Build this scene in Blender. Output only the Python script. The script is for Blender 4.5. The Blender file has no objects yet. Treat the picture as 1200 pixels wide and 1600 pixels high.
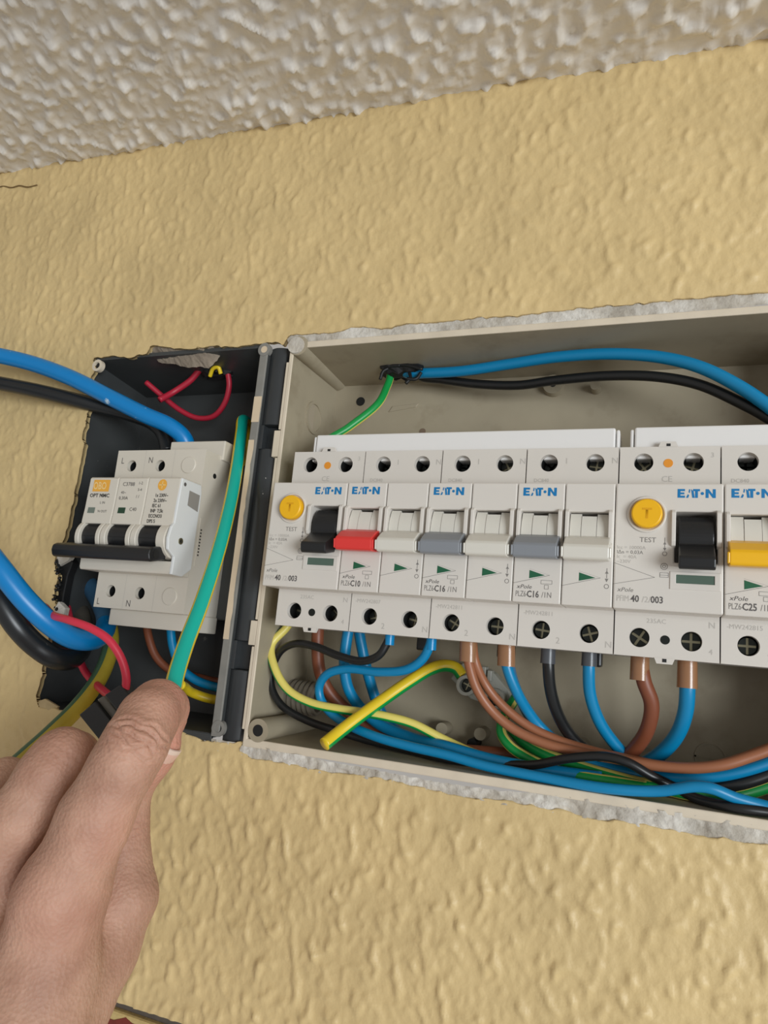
import bpy, bmesh, math, random
import numpy as np
from mathutils import Vector, Matrix

random.seed(4); RNG = np.random.default_rng(7)
S = 0.001                                     # everything below is measured in millimetres
scene = bpy.context.scene
COL = scene.collection

# ------------------------------------------------------------------ camera
# X runs right along the row of devices, Y into the wall, Z up; Y=0 is the front of the devices
FPX = 1108.29
CAM = np.array([155.946, -258.841, -41.187])
YAW, PITCH, ROLL = 0.3818, 0.1818, 0.0917
def axes():
    ca, sa = math.cos(YAW), math.sin(YAW)
    fwd = np.array([-sa*math.cos(PITCH), ca*math.cos(PITCH), math.sin(PITCH)])
    r0 = np.array([ca, sa, 0.0]); u0 = np.cross(r0, fwd)
    return (math.cos(ROLL)*r0+math.sin(ROLL)*u0, -math.sin(ROLL)*r0+math.cos(ROLL)*u0, fwd)
RT, UP, FW = axes()
def P(px, py, Y):
    """photo pixel -> point (mm) on the plane at depth Y"""
    d = FW + RT*(px-600)/FPX - UP*(py-800)/FPX
    return CAM + d*((Y-CAM[1])/d[1])
cd = bpy.data.cameras.new('camera'); cam = bpy.data.objects.new('camera', cd); COL.objects.link(cam)
cd.sensor_fit = 'HORIZONTAL'; cd.sensor_width = 36; cd.lens = FPX/1200*36
cd.clip_start = 0.01; cd.clip_end = 50
cam.matrix_world = Matrix(((RT[0], UP[0], -FW[0], CAM[0]*S), (RT[1], UP[1], -FW[1], CAM[1]*S),
                           (RT[2], UP[2], -FW[2], CAM[2]*S), (0, 0, 0, 1)))
scene.camera = cam

# ------------------------------------------------------------------ light
w = bpy.data.worlds.new('room_light'); scene.world = w; w.use_nodes = True
w.node_tree.nodes['Background'].inputs[0].default_value = (1.0, 0.95, 0.89, 1)
w.node_tree.nodes['Background'].inputs[1].default_value = 0.41
def area(name, loc, target, sx, sy, power, col):
    l = bpy.data.lights.new(name, 'AREA'); l.shape = 'RECTANGLE'; l.size = sx; l.size_y = sy
    l.energy = power; l.color = col
    o = bpy.data.objects.new(name, l); COL.objects.link(o); o.location = loc
    o.rotation_euler = (Vector(target)-Vector(loc)).to_track_quat('-Z', 'Y').to_euler()
    return o
area('window_daylight', (1.8, -1.6, -0.2), (0.0, 0, 0.05), 1.0, 0.8, 46, (0.90, 0.96, 1.0))
scene.view_settings.view_transform = 'Standard'; scene.view_settings.look = 'None'
scene.view_settings.exposure = -0.08; scene.view_settings.gamma = 1.0
scene.view_settings.use_curve_mapping = False

# ------------------------------------------------------------------ materials
def lin(r, g, b):
    f = lambda c: (c/255/12.92) if c/255 <= 0.04045 else ((c/255+0.055)/1.055)**2.4
    return (f(r), f(g), f(b), 1)
MATS = {}
def mat(name, rgb, rough=0.45, metal=0.0, var=0.0, vscale=60, bump=0.0, bscale=400, spec=0.5, sss=0.0,
        trans=0.0, alt=None, altamt=0.5, altscale=100, altsharp=0.05, alpha=1.0, coat=0.0):
    if name in MATS: return MATS[name]
    m = bpy.data.materials.new(name); m.use_nodes = True; nt = m.node_tree
    b = nt.nodes['Principled BSDF']; c = lin(*rgb)
    b.inputs['Base Color'].default_value = c; b.inputs['Roughness'].default_value = rough
    b.inputs['Metallic'].default_value = metal; b.inputs['Specular IOR Level'].default_value = spec
    b.inputs['Coat Weight'].default_value = coat
    if sss: 
        b.inputs['Subsurface Weight'].default_value = sss; b.inputs['Subsurface Radius'].default_value = (1, .45, .3)
        b.inputs['Subsurface Scale'].default_value = 0.002
    if trans: b.inputs['Transmission Weight'].default_value = trans
    b.inputs['Alpha'].default_value = alpha
    tc = nt.nodes.new('ShaderNodeTexCoord')
    col = None
    if var:
        n = nt.nodes.new('ShaderNodeTexNoise'); n.inputs['Scale'].default_value = vscale; n.inputs['Detail'].default_value = 5
        nt.links.new(tc.outputs['Object'], n.inputs['Vector'])
        r = nt.nodes.new('ShaderNodeMapRange'); r.inputs[1].default_value = .3; r.inputs[2].default_value = .7
        r.inputs[3].default_value = 1-var; r.inputs[4].default_value = 1+var*0.6
        nt.links.new(n.outputs[0], r.inputs[0])
        mx = nt.nodes.new('ShaderNodeMix'); mx.data_type = 'RGBA'; mx.blend_type = 'MULTIPLY'; mx.inputs[0].default_value = 1
        mx.inputs[6].default_value = c; nt.links.new(r.outputs[0], mx.inputs[7]); col = mx.outputs[2]
    if alt:
        n = nt.nodes.new('ShaderNodeTexNoise'); n.inputs['Scale'].default_value = altscale; n.inputs['Detail'].default_value = 6
        n.inputs['Roughness'].default_value = .6
        nt.links.new(tc.outputs['Object'], n.inputs['Vector'])
        r = nt.nodes.new('ShaderNodeMapRange'); r.inputs[1].default_value = altamt-altsharp; r.inputs[2].default_value = altamt+altsharp
        nt.links.new(n.outputs[0], r.inputs[0])
        mx = nt.nodes.new('ShaderNodeMix'); mx.data_type = 'RGBA'; mx.inputs[6].default_value = c; mx.inputs[7].default_value = lin(*alt)
        if col: nt.links.new(col, mx.inputs[6])
        nt.links.new(r.outputs[0], mx.inputs[0]); col = mx.outputs[2]
    if col: nt.links.new(col, b.inputs['Base Color'])
    if bump:
        n = nt.nodes.new('ShaderNodeTexNoise'); n.inputs['Scale'].default_value = bscale; n.inputs['Detail'].default_value = 4
        nt.links.new(tc.outputs['Object'], n.inputs['Vector'])
        bp = nt.nodes.new('ShaderNodeBump'); bp.inputs['Strength'].default_value = bump; bp.inputs['Distance'].default_value = 0.001
        nt.links.new(n.outputs[0], bp.inputs['Height']); nt.links.new(bp.outputs[0], b.inputs['Normal'])
    MATS[name] = m; return m

M_WALL = mat('yellow_wall_paint', (214, 188, 136), .48, var=.09, vscale=22, bump=.25, bscale=500, spec=.45)
M_CEIL = mat('white_ceiling_paint', (228, 223, 216), .26, var=.05, vscale=30, bump=.2, bscale=300)
M_MORTAR = mat('grey_mortar', (184, 176, 163), .9, var=.2, vscale=90, bump=.5, bscale=700, alt=(214, 209, 200), altamt=.52, altscale=70, altsharp=.1)
M_TRIM = mat('peeled_trim_paint', (200, 176, 118), .55, var=.1, alt=(104, 92, 80), altamt=.56, altscale=55, altsharp=.02, bump=.4, bscale=300)
M_RED = mat('old_red_paint', (120, 44, 34), .6, var=.2, vscale=200)
M_BOX = mat('box_beige_plastic', (164, 153, 131), .48, var=.10, vscale=35, alt=(142, 130, 108), altamt=.66, altscale=45, altsharp=.12)
M_RIM = mat('box_rim_plastic', (216, 203, 182), .5, var=.08, vscale=90)
M_DBOX = mat('dark_grey_plastic', (66, 68, 68), .42, var=.12, vscale=50, alt=(120, 118, 112), altamt=.74, altscale=120, altsharp=.04)
M_DSTRIP = mat('charcoal_joint_plastic', (52, 55, 57), .33, var=.1, vscale=90, alt=(190, 188, 182), altamt=.735, altscale=420, altsharp=.02)
M_DRIM = mat('grey_rim_plastic', (134, 132, 126), .5, var=.12, vscale=120)
M_PAINT = mat('chipped_beige_paint', (216, 196, 168), .55, var=.06, vscale=80)
M_PLA = mat('device_plastic', (214, 208, 200), .36, var=.015, vscale=40)
M_PLB = mat('device_plastic_old', (212, 205, 192), .36, var=.02, vscale=40)
M_HANDLE = mat('translucent_handle_plastic', (214, 210, 200), .28)
M_BLACK = mat('black_plastic', (28, 29, 31), .35)
M_REDP = mat('red_toggle_plastic', (222, 58, 54), .35)
M_GREYP = mat('grey_toggle_plastic', (132, 136, 142), .38)
M_YELP = mat('yellow_plastic', (240, 182, 20), .35)
M_ORANGE = mat('orange_seal', (226, 146, 44), .5)
M_WIN = mat('green_window', (84, 104, 92), .2)
M_GREEN = mat('green_print', (26, 92, 62), .5)
M_BLUEP = mat('logo_blue_print', (0, 116, 176), .5)
M_GREYT = mat('grey_print', (126, 122, 118), .6)
M_DARKT = mat('dark_grey_print', (92, 88, 86), .6)
M_LIGHTT = mat('pale_engraving', (186, 181, 174), .6)
M_BLACKT = mat('black_print', (62, 58, 54), .6)
M_ORGT = mat('orange_print', (232, 170, 66), .6)
M_SCREWD = mat('dark_screw_metal', (46, 50, 48), .32, metal=.7)
M_SCREWL = mat('rivet_and_glint_metal', (160, 156, 132), .3, metal=.9)
M_HOLE = mat('dark_cavity', (24, 25, 25), .6)
M_BLUE = mat('blue_insulation', (0, 128, 178), .36)
M_BLUE2 = mat('scuffed_blue_insulation', (0, 124, 192), .34, alt=(190, 214, 230), altamt=.70, altscale=150, altsharp=.03)
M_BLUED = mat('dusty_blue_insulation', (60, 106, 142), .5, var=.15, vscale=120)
M_BLK = mat('black_insulation', (26, 27, 28), .34)
M_BLK2 = mat('scuffed_black_insulation', (30, 32, 34), .34, alt=(120, 118, 112), altamt=.73, altscale=110, altsharp=.03)
M_BRN = mat('brown_insulation', (154, 98, 68), .4)
M_BRN2 = mat('dark_brown_insulation', (126, 70, 46), .45)
M_FBRN = mat('brown_ferrule', (150, 108, 76), .25, coat=.3)
M_FGRY = mat('grey_ferrule', (76, 78, 82), .3)
M_FBLU = mat('blue_ferrule', (0, 128, 184), .28)
M_REDW = mat('red_insulation', (214, 50, 74), .42)
M_REDD = mat('dark_red_insulation', (178, 34, 56), .45)
M_YEL = mat('yellow_insulation', (232, 200, 40), .36)
M_YELPALE = mat('pale_yellow_insulation', (228, 212, 110), .38)
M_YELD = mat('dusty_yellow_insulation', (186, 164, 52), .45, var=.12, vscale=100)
M_GRN = mat('green_insulation', (18, 150, 70), .36)
M_TURQ = mat('turquoise_insulation', (0, 176, 158), .36)
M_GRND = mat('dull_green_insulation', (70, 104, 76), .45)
M_CLEAR = mat('milky_terminal_plastic', (196, 196, 186), .3, trans=.25)
M_COND = mat('grey_conduit', (138, 130, 116), .5)
M_TAPE = mat('black_tape', (20, 20, 21), .55)
M_SMOKE = mat('smoky_clear_plastic', (118, 114, 104), .25, trans=.3)
M_NAIL = mat('nail', (222, 178, 160), .3, sss=.2)

# ------------------------------------------------------------------ helpers
def link(o, parent=None):
    COL.objects.link(o)
    if parent: o.parent = parent
    return o
def tag(o, label, cat, group=None):
    o['label'] = label; o['category'] = cat
    if group: o['group'] = group
    return o
class MB:
    """collects geometry in mm"""
    def __init__(s): s.v = []; s.f = []; s.m = []; s.mats = []
    def mi(s, m):
        if m not in s.mats: s.mats.append(m)
        return s.mats.index(m)
    def add(s, vs, fs, m):
        o = len(s.v); i = s.mi(m); s.v += [tuple(map(float, v)) for v in vs]
        for f in fs: s.f.append(tuple(o+k for k in f)); s.m.append(i)
    def box(s, x0, x1, y0, y1, z0, z1, m):
        s.add([(x, y, z) for x in (x0, x1) for y in (y0, y1) for z in (z0, z1)],
              [(0, 1, 3, 2), (4, 6, 7, 5), (0, 4, 5, 1), (2, 3, 7, 6), (0, 2, 6, 4), (1, 5, 7, 3)], m)
    def prism(s, poly, x0, x1, m):                      # poly in (y,z), extruded along x
        n = len(poly)
        s.add([(x0, y, z) for y, z in poly]+[(x1, y, z) for y, z in poly],
              [(i, (i+1) % n, n+(i+1) % n, n+i) for i in range(n)]+[tuple(range(n))[::-1], tuple(range(n, 2*n))], m)
    def prismy(s, poly, y0, y1, m):                     # poly in (x,z), extruded along y
        n = len(poly)
        s.add([(x, y0, z) for x, z in poly]+[(x, y1, z) for x, z in poly],
              [(i, n+i, n+(i+1) % n, (i+1) % n) for i in range(n)]+[tuple(range(n)), tuple(range(n, 2*n))[::-1]], m)
    def cyl(s, c, axis, r0, r1, L, m, n=24, cap=True):
        c = Vector(c); a = Vector(axis).normalized(); u = a.orthogonal().normalized(); q = a.cross(u)
        vs = []
        for t, r in ((0, r0), (L, r1)):
            for k in range(n):
                th = 2*math.pi*k/n; vs.append(c+a*t+u*(r*math.cos(th))+q*(r*math.sin(th)))
        fs = [(i, (i+1) % n, n+(i+1) % n, n+i) for i in range(n)]
        if cap: fs += [tuple(range(n))[::-1], tuple(range(n, 2*n))]
        s.add(vs, fs, m)
    def ring(s, c, axis, ro, ri, L, m, n=28):           # tube with wall thickness
        c = Vector(c); a = Vector(axis).normalized(); u = a.orthogonal().normalized(); q = a.cross(u)
        vs = []
        for t, r in ((0, ro), (L, ro), (L, ri), (0, ri)):
            for k in range(n):
                th = 2*math.pi*k/n; vs.append(c+a*t+u*(r*math.cos(th))+q*(r*math.sin(th)))
        s.add(vs, [(j*n+i, j*n+(i+1) % n, ((j+1) % 4)*n+(i+1) % n, ((j+1) % 4)*n+i) for j in range(4) for i in range(n)], m)
    def poly(s, pts, y, m):                             # flat print in the xz plane
        s.add([(x, y, z) for x, z in pts], [tuple(range(len(pts)))], m)
    def mesh(s, name, smooth=False):
        me = bpy.data.meshes.new(name)
        me.from_pydata([(a*S, b*S, c*S) for a, b, c in s.v], [], s.f)
        for m in s.mats: me.materials.append(m)
        me.polygons.foreach_set('material_index', s.m)
        bm = bmesh.new(); bm.from_mesh(me); bmesh.ops.recalc_face_normals(bm, faces=bm.faces); bm.to_mesh(me); bm.free()
        if smooth: me.polygons.foreach_set('use_smooth', [True]*len(me.polygons))
        me.update(); return me
    def build(s, name, parent=None, bevel=0, smooth=False, seg=2, ang=35):
        return place(name, s.mesh(name, smooth), parent, bevel, seg, ang)
def place(name, me, parent=None, bevel=0, seg=2, ang=35, loc=None):
    o = bpy.data.objects.new(name, me); link(o, parent)
    if parent is not None:
        o.location = -Vector(parent.location) if loc is None else loc
    if bevel:
        md = o.modifiers.new('bevel', 'BEVEL'); md.width = bevel*S; md.segments = seg; md.limit_method = 'ANGLE'
        md.angle_limit = math.radians(ang); md.harden_normals = False
    return o
def empty(name, loc_mm, label, cat, group=None):
    e = bpy.data.objects.new(name, None); e.empty_display_size = 0.01; link(e)
    e.location = Vector(loc_mm)*S; return tag(e, label, cat, group)
def autosmooth(o, deg=40):
    me = o.data
    me.polygons.foreach_set('use_smooth', [True]*len(me.polygons))
    try: me.set_sharp_from_angle(angle=math.radians(deg))
    except Exception: pass
    return o

def noise2(x, y, seed=0):
    """vectorised gradient noise, about -1..1"""
    r = np.random.default_rng(seed); perm = r.permutation(512); perm = np.concatenate([perm, perm, perm])
    ang = r.uniform(0, 2*np.pi, 512); gx, gy = np.cos(ang), np.sin(ang)
    xi = np.floor(x).astype(int); yi = np.floor(y).astype(int); xf = x-xi; yf = y-yi
    f = lambda t: t*t*t*(t*(t*6-15)+10)
    u, v = f(xf), f(yf)
    def g(ix, iy, dx, dy):
        h = perm[(perm[ix & 511]+(iy & 511))]; return gx[h]*dx+gy[h]*dy
    a = g(xi, yi, xf, yf); b = g(xi+1, yi, xf-1, yf); c = g(xi, yi+1, xf, yf-1); d = g(xi+1, yi+1, xf-1, yf-1)
    return (a+(b-a)*u+((c+(d-c)*u)-(a+(b-a)*u))*v)*1.5

def poly_sd(px, pz, poly):
    """signed distance to a polygon (negative inside) and the nearest boundary point"""
    best = np.full(px.shape, 1e9); nx = np.zeros_like(px); nz = np.zeros_like(pz); ins = np.zeros(px.shape, bool)
    n = len(poly)
    for i in range(n):
        ax, az = poly[i]; bx, bz = poly[(i+1) % n]
        ex, ez = bx-ax, bz-az; L = ex*ex+ez*ez+1e-12
        t = np.clip(((px-ax)*ex+(pz-az)*ez)/L, 0, 1); qx = ax+t*ex; qz = az+t*ez
        d = np.hypot(px-qx, pz-qz); k = d < best
        best[k] = d[k]; nx[k] = qx[k]; nz[k] = qz[k]
        c = ((az > pz) != (bz > pz)); xx = ax+(pz-az)*ex/(ez if abs(ez) > 1e-9 else 1e-9)
        ins ^= c & (px < xx)
    return np.where(ins, -best, best), nx, nz

# ------------------------------------------------------------------ tubes
def catmull(pts, per=10):
    p = [np.array(q, float) for q in pts]; p = [2*p[0]-p[1]]+p+[2*p[-1]-p[-2]]; out = []
    for i in range(1, len(p)-2):
        p0, p1, p2, p3 = p[i-1:i+3]
        d = lambda a, b: max(np.linalg.norm((b-a)[:3]), 1e-4)**0.5
        t0 = 0; t1 = t0+d(p0, p1); t2 = t1+d(p1, p2); t3 = t2+d(p2, p3)
        for k in range(per):
            t = t1+(t2-t1)*k/per
            A1 = (t1-t)/(t1-t0)*p0+(t-t0)/(t1-t0)*p1; A2 = (t2-t)/(t2-t1)*p1+(t-t1)/(t2-t1)*p2
            A3 = (t3-t)/(t3-t2)*p2+(t-t2)/(t3-t2)*p3
            B1 = (t2-t)/(t2-t0)*A1+(t-t0)/(t2-t0)*A2; B2 = (t3-t)/(t3-t1)*A2+(t-t1)/(t3-t1)*A3
            out.append((t2-t)/(t2-t1)*B1+(t-t1)/(t2-t1)*B2)
    out.append(p[-2]); return out
def tube_mesh(name, pts_mm, r, mats, stripe=None, n=16, per=10, ref=(.35, -.93, -.1), anchor=0.0):
    """stripe: function(angle_deg)->material index; 0 deg faces the reference direction"""
    c = [Vector(q[:3]) for q in catmull(pts_mm, per)]
    mb = MB(); idx = [mb.mi(m) for m in mats]
    tang = [(c[min(i+1, len(c)-1)]-c[max(i-1, 0)]).normalized() for i in range(len(c))]
    N = len(c); ia = min(N-1, int(anchor*(N-1))); us = [None]*N
    u = Vector(ref); us[ia] = (u-tang[ia]*u.dot(tang[ia])).normalized()
    for i in list(range(ia+1, N)): u = us[i-1]; us[i] = (u-tang[i]*u.dot(tang[i])).normalized()
    for i in range(ia-1, -1, -1): u = us[i+1]; us[i] = (u-tang[i]*u.dot(tang[i])).normalized()
    rings = []
    for q, t, u in zip(c, tang, us):
        v = t.cross(u)
        rings.append([q+u*(r*math.cos(2*math.pi*k/n))+v*(r*math.sin(2*math.pi*k/n)) for k in range(n)])
    vs = [p for R in rings for p in R]; mb.v = [tuple(p) for p in vs]
    for i in range(len(rings)-1):
        for k in range(n):
            mb.f.append((i*n+k, i*n+(k+1) % n, (i+1)*n+(k+1) % n, (i+1)*n+k))
            mb.m.append(idx[stripe(((k+.5)*360/n) % 360, i/N)] if stripe else 0)
    mb.f.append(tuple(range(n))[::-1]); mb.m.append(0)
    b = (len(rings)-1)*n; mb.f.append(tuple(range(b, b+n))); mb.m.append(0)
    return mb.mesh(name, True)
def wire(name, pix, r, mats, label, group=None, stripe=None, cat='wire', n=16, anchor=0.0, keep=True):
    pts = []
    for q in pix:
        if len(q) == 4: pts.append(np.array(q[1:], float)); continue
        px, py, Y = q; p = P(px, py, Y)
        if keep and p[0] > -8:                      # stay off the floor and roof of the beige box
            while Y > 24 and p[2]-r-.2 < ZB+DR*(Y-YW)/46: Y -= .5; p = P(px, py, Y)
            while Y > 24 and p[2]+r+.2 > ZT-DR*(Y-YW)/46 and Y < 62: Y -= .5; p = P(px, py, Y)
        pts.append(p)
    mats = mats if isinstance(mats, (list, tuple)) else [mats]
    me = tube_mesh(name, pts, r, mats, stripe, n=n, anchor=anchor)
    c0 = Vector(pts[0])*S
    me.transform(Matrix.Translation(-c0))
    o = bpy.data.objects.new(name, me); link(o); o.location = c0
    return tag(o, label, cat, group)
def ferrule(w, px, py0, py1, Y, r, m, pair=False):
    a = P(px, py0, Y); b = P(px, py1, Y); mb = MB()
    L = a[2]-b[2]+3
    if pair:
        n = 28; prof = []
        for k in range(n):
            th = 2*math.pi*k/n; prof.append((math.cos(th)*r*1.0, math.sin(th)*r*.86))
        vs = [(a[0]+x, Y+y, a[2]+3) for x, y in prof]+[(b[0]+x*1.06, Y+y*1.06, b[2]) for x, y in prof]
        mb.add(vs, [(i, (i+1) % n, n+(i+1) % n, n+i) for i in range(n)]+[tuple(range(n)), tuple(range(n, 2*n))], m)
    else:
        mb.cyl((a[0], Y, a[2]+3), (0, 0, -1), r*.94, r, L, m, 24)
    o = mb.build('ferrule', None); o.parent = w; o.location = -Vector(w.location); autosmooth(o, 50)
    return o

# ------------------------------------------------------------------ text and prints
FONT = {}
def text_mesh(s, size, m, bold=False, sx=1.0, shear=0.0):
    key = (s, size, m.name, bold, sx, shear)
    if key in FONT: return FONT[key]
    c = bpy.data.curves.new('t', 'FONT'); c.body = s; c.size = size*S; c.resolution_u = 2; c.shear = shear
    if bold: c.offset = size*S*0.022
    o = bpy.data.objects.new('t', c); COL.objects.link(o)
    dg = bpy.context.evaluated_depsgraph_get(); me = bpy.data.meshes.new_from_object(o.evaluated_get(dg))
    bpy.data.objects.remove(o); bpy.data.curves.remove(c)
    me.transform(Matrix(((sx, 0, 0, 0), (0, 0, 1, 0), (0, 1, 0, 0), (0, 0, 0, 1))))   # xy -> xz plane
    bm = bmesh.new(); bm.from_mesh(me)
    for f in bm.faces:
        f.normal_update()
        if f.normal.y > 0: f.normal_flip()
    bm.to_mesh(me); bm.free()
    me.materials.clear(); me.materials.append(m); me.name = 'lettering'
    FONT[key] = me; return me
def text(parent, s, x, y, z, size, m, bold=False, sx=1.0, name='lettering', rot=0.0, shear=0.0):
    """x,z lower-left corner in mm (world), cap height ~0.7*size"""
    o = bpy.data.objects.new(name, text_mesh(s, size, m, bold, sx, shear)); link(o, parent)
    o.location = Vector((x, y, z))*S-Vector(parent.location)
    if rot: o.rotation_euler = (0, rot, 0)
    return o

def plate(mb, xs, zs, holes, y0, y1, m):
    """flat front at y0 on a grid of cells with some left out; walls go back to y1"""
    keep = {(i, j) for i in range(len(xs)-1) for j in range(len(zs)-1)}-set(holes)
    vid = {}; vs = []; fs = []
    def v(i, j, y):
        k = (i, j, y)
        if k not in vid: vid[k] = len(vs); vs.append((xs[i], y, zs[j]))
        return vid[k]
    for (i, j) in keep:
        fs.append((v(i, j, y0), v(i+1, j, y0), v(i+1, j+1, y0), v(i, j+1, y0)))
        for (a, b, nb) in (((i, j), (i+1, j), (i, j-1)), ((i+1, j), (i+1, j+1), (i+1, j)), ((i+1, j+1), (i, j+1), (i, j+1)), ((i, j+1), (i, j), (i-1, j))):
            if nb not in keep: fs.append((v(*a, y0), v(*a, y1), v(*b, y1), v(*b, y0)))
    mb.add(vs, fs, m)
def face_with_hole(mb, x0, x1, z0, z1, cx, cz, r, y, depth, m, mfloor, n=32):
    """rectangle with a round bore in it"""
    ci = [(cx+r*math.cos(2*math.pi*k/n), y, cz+r*math.sin(2*math.pi*k/n)) for k in range(n)]
    sq = []
    for k in range(n):
        c, s = math.cos(2*math.pi*k/n), math.sin(2*math.pi*k/n)
        t = min(((x1-cx)/c if c > 1e-6 else (x0-cx)/c if c < -1e-6 else 1e9), ((z1-cz)/s if s > 1e-6 else (z0-cz)/s if s < -1e-6 else 1e9))
        sq.append((cx+t*c, y, cz+t*s))
    mb.add(ci+sq, [(k, (k+1) % n, n+(k+1) % n, n+k) for k in range(n)], m)
    for (qx, qz) in ((x0, z0), (x1, z0), (x1, z1), (x0, z1)):        # corners
        ks = sorted(range(n), key=lambda k: (sq[k][0]-qx)**2+(sq[k][2]-qz)**2)
        th = math.atan2(qz-cz, qx-cx) % (2*math.pi); k0 = int(th/(2*math.pi/n)); k1 = (k0+1) % n
        mb.add([sq[k0], (qx, y, qz), sq[k1]], [(0, 1, 2)], m)
    r2 = r*.9
    b = [(cx+r2*math.cos(2*math.pi*k/n), y+depth, cz+r2*math.sin(2*math.pi*k/n)) for k in range(n)]
    b0 = [(cx+r*.97*math.cos(2*math.pi*k/n), y+2.4, cz+r*.97*math.sin(2*math.pi*k/n)) for k in range(n)]
    mb.add(ci+b0, [(k, n+k, n+(k+1) % n, (k+1) % n) for k in range(n)], m)
    mb.add(b0+b, [(k, n+k, n+(k+1) % n, (k+1) % n) for k in range(n)], mfloor)  # deeper bore walls coloured dark for the shade inside
    mb.add(b, [tuple(range(n))], mfloor)
def screw_mesh(r=2.9):
    mb = MB(); g = .42
    mb.cyl((0, 0.9, 0), (0, 1, 0), r*.98, r*.98, 2.0, M_SCREWL, 24)  # slot floor brighter than the head, its glint put into the colour
    for q in range(4):                                   # four raised quarters leave a cross slot
        a0 = q*math.pi/2; pts = []
        gx = g if q % 2 == 0 else g; lo = math.asin(min(.9, g/r)); hi = math.pi/2-lo
        pts.append((g*math.sqrt(2)*math.cos(a0+math.pi/4), g*math.sqrt(2)*math.sin(a0+math.pi/4)))
        for k in range(7):
            t = a0+lo+(hi-lo)*k/6; pts.append((r*math.cos(t), r*math.sin(t)))
        mb.prismy(pts, 0, 1.2, M_SCREWD)
    return mb.mesh('screw')
SCREW = screw_mesh()
def screw(parent, x, y, z, rot=0.0, sc=1.0):
    o = bpy.data.objects.new('screw', SCREW); link(o, parent)
    o.location = Vector((x, y, z))*S-Vector(parent.location); o.rotation_euler = (0, rot, 0); o.scale = (sc,)*3
    return o
def logo_eaton(parent, x, z, wd, h, y, m):
    """E A T dot N wordmark, A and O reduced to small marks as on the device"""
    mb = MB(); u = wd/12.2
    def R(x0, x1, z0, z1): mb.poly([(x+x0*u, z+z0*h), (x+x1*u, z+z0*h), (x+x1*u, z+z1*h), (x+x0*u, z+z1*h)], y, m)
    R(0, .95, 0, 1); R(.95, 2.4, .76, 1); R(.95, 2.2, .39, .61); R(.95, 2.4, 0, .24)
    mb.poly([(x+2.75*u, z), (x+3.45*u, z), (x+3.75*u, z+.3*h), (x+3.35*u, z+.42*h)], y, m)      # foot of the A
    mb.poly([(x+3.55*u, z+.62*h), (x+3.95*u, z+.55*h), (x+4.1*u, z+.92*h), (x+3.75*u, z+1*h)], y, m)
    mb.poly([(x+4.35*u, z+1*h), (x+5.2*u, z+.72*h), (x+5.55*u, z), (x+4.75*u, z)], y, m)
    R(5.0, 7.2, .76, 1); R(5.65, 6.55, 0, .76)
    mb.poly([(x+(7.95+.55*math.cos(k*math.pi/8))*u, z+.5*h+.55*u*math.sin(k*math.pi/8)) for k in range(16)], y, m)
    R(9.0, 9.95, 0, 1); R(11.25, 12.2, 0, 1)
    mb.poly([(x+9.95*u, z+1*h), (x+9.95*u, z+.6*h), (x+11.25*u, z), (x+11.25*u, z+.4*h)], y, m)
    return mb.build('logo', parent)
def line(mb, x0, z0, x1, z1, t, y, m):
    dx, dz = x1-x0, z1-z0; L = math.hypot(dx, dz); nx, nz = -dz/L*t/2, dx/L*t/2
    mb.poly([(x0+nx, z0+nz), (x1+nx, z1+nz), (x1-nx, z1-nz), (x0-nx, z0-nz)], y, m)

# ================================================================== wall and ceiling
YW = 24.0
hole_r_px = [(443, 541), (452, 524), (513, 521), (555, 512), (604, 513), (642, 506), (684, 504), (730, 498), (800, 494), (867, 487), (933, 480),
             (987, 477), (1067, 468), (1133, 463), (1210, 457), (1330, 444), (1330, 1345), (1200, 1319), (1120, 1310), (1040, 1296), (975, 1283), (935, 1281), (880, 1265),
             (840, 1262), (790, 1250), (735, 1247), (680, 1236), (620, 1222), (561, 1211), (510, 1206), (458, 1194), (400, 1186), (372, 1172)]
hole_d_px = [(380, 1162), (330, 1160), (292, 1148), (262, 1136), (215, 1128), (150, 1118), (128, 1110), (105, 1112), (85, 1106), (62, 1106), (57, 1088), (64, 1062), (73, 1012),
             (80, 975), (92, 955), (84, 935), (92, 905), (86, 880), (94, 855), (103, 838), (112, 800), (121, 755), (133, 695), (130, 680), (143, 620), (139, 600), (150, 577), (147, 560),
             (175, 556), (205, 560), (230, 553), (236, 540), (262, 543), (300, 546), (335, 541), (372, 543), (412, 537), (432, 534)]
HOLE = [tuple(P(x, y, YW)[[0, 2]]) for x, y in hole_d_px+hole_r_px]
def rough_poly(poly, amp, step, seed):
    r = np.random.default_rng(seed); out = []
    for i in range(len(poly)):
        a = np.array(poly[i]); b = np.array(poly[(i+1) % len(poly)]); L = np.linalg.norm(b-a); k = max(1, int(L/step))
        nrm = np.array([-(b-a)[1], (b-a)[0]])/max(L, 1e-6)
        for j in range(k): out.append(tuple(a+(b-a)*j/k+nrm*r.normal(0, amp)*(j > 0)))
    return out
HOLE = rough_poly(HOLE, .35, 2.2, 3)
def ceil_z(X): return 231.0-(X+242)*0.034
def stucco_wall(X, Z):
    a = noise2(X/4.4+Z/20, Z/6.6-X/30, 1); b = noise2(X/2.6, Z/3.4, 2); c = noise2(X/30, Z/30, 3); e = noise2(X/12, Z/15, 5)
    ss = lambda n, lo, hi: (lambda t: t*t*(3-2*t))(np.clip((n-lo)/(hi-lo), 0, 1))
    low = 1+.5*np.clip((-Z-60)/80, 0, 1)
    h = (ss(a, -.05, .8)*.95+ss(b, .05, .8)*.5)*low*(.75+.35*e)+c*.6+e*.35+noise2(X/2.2, Z/2.6, 6)*.1
    return h
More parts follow.
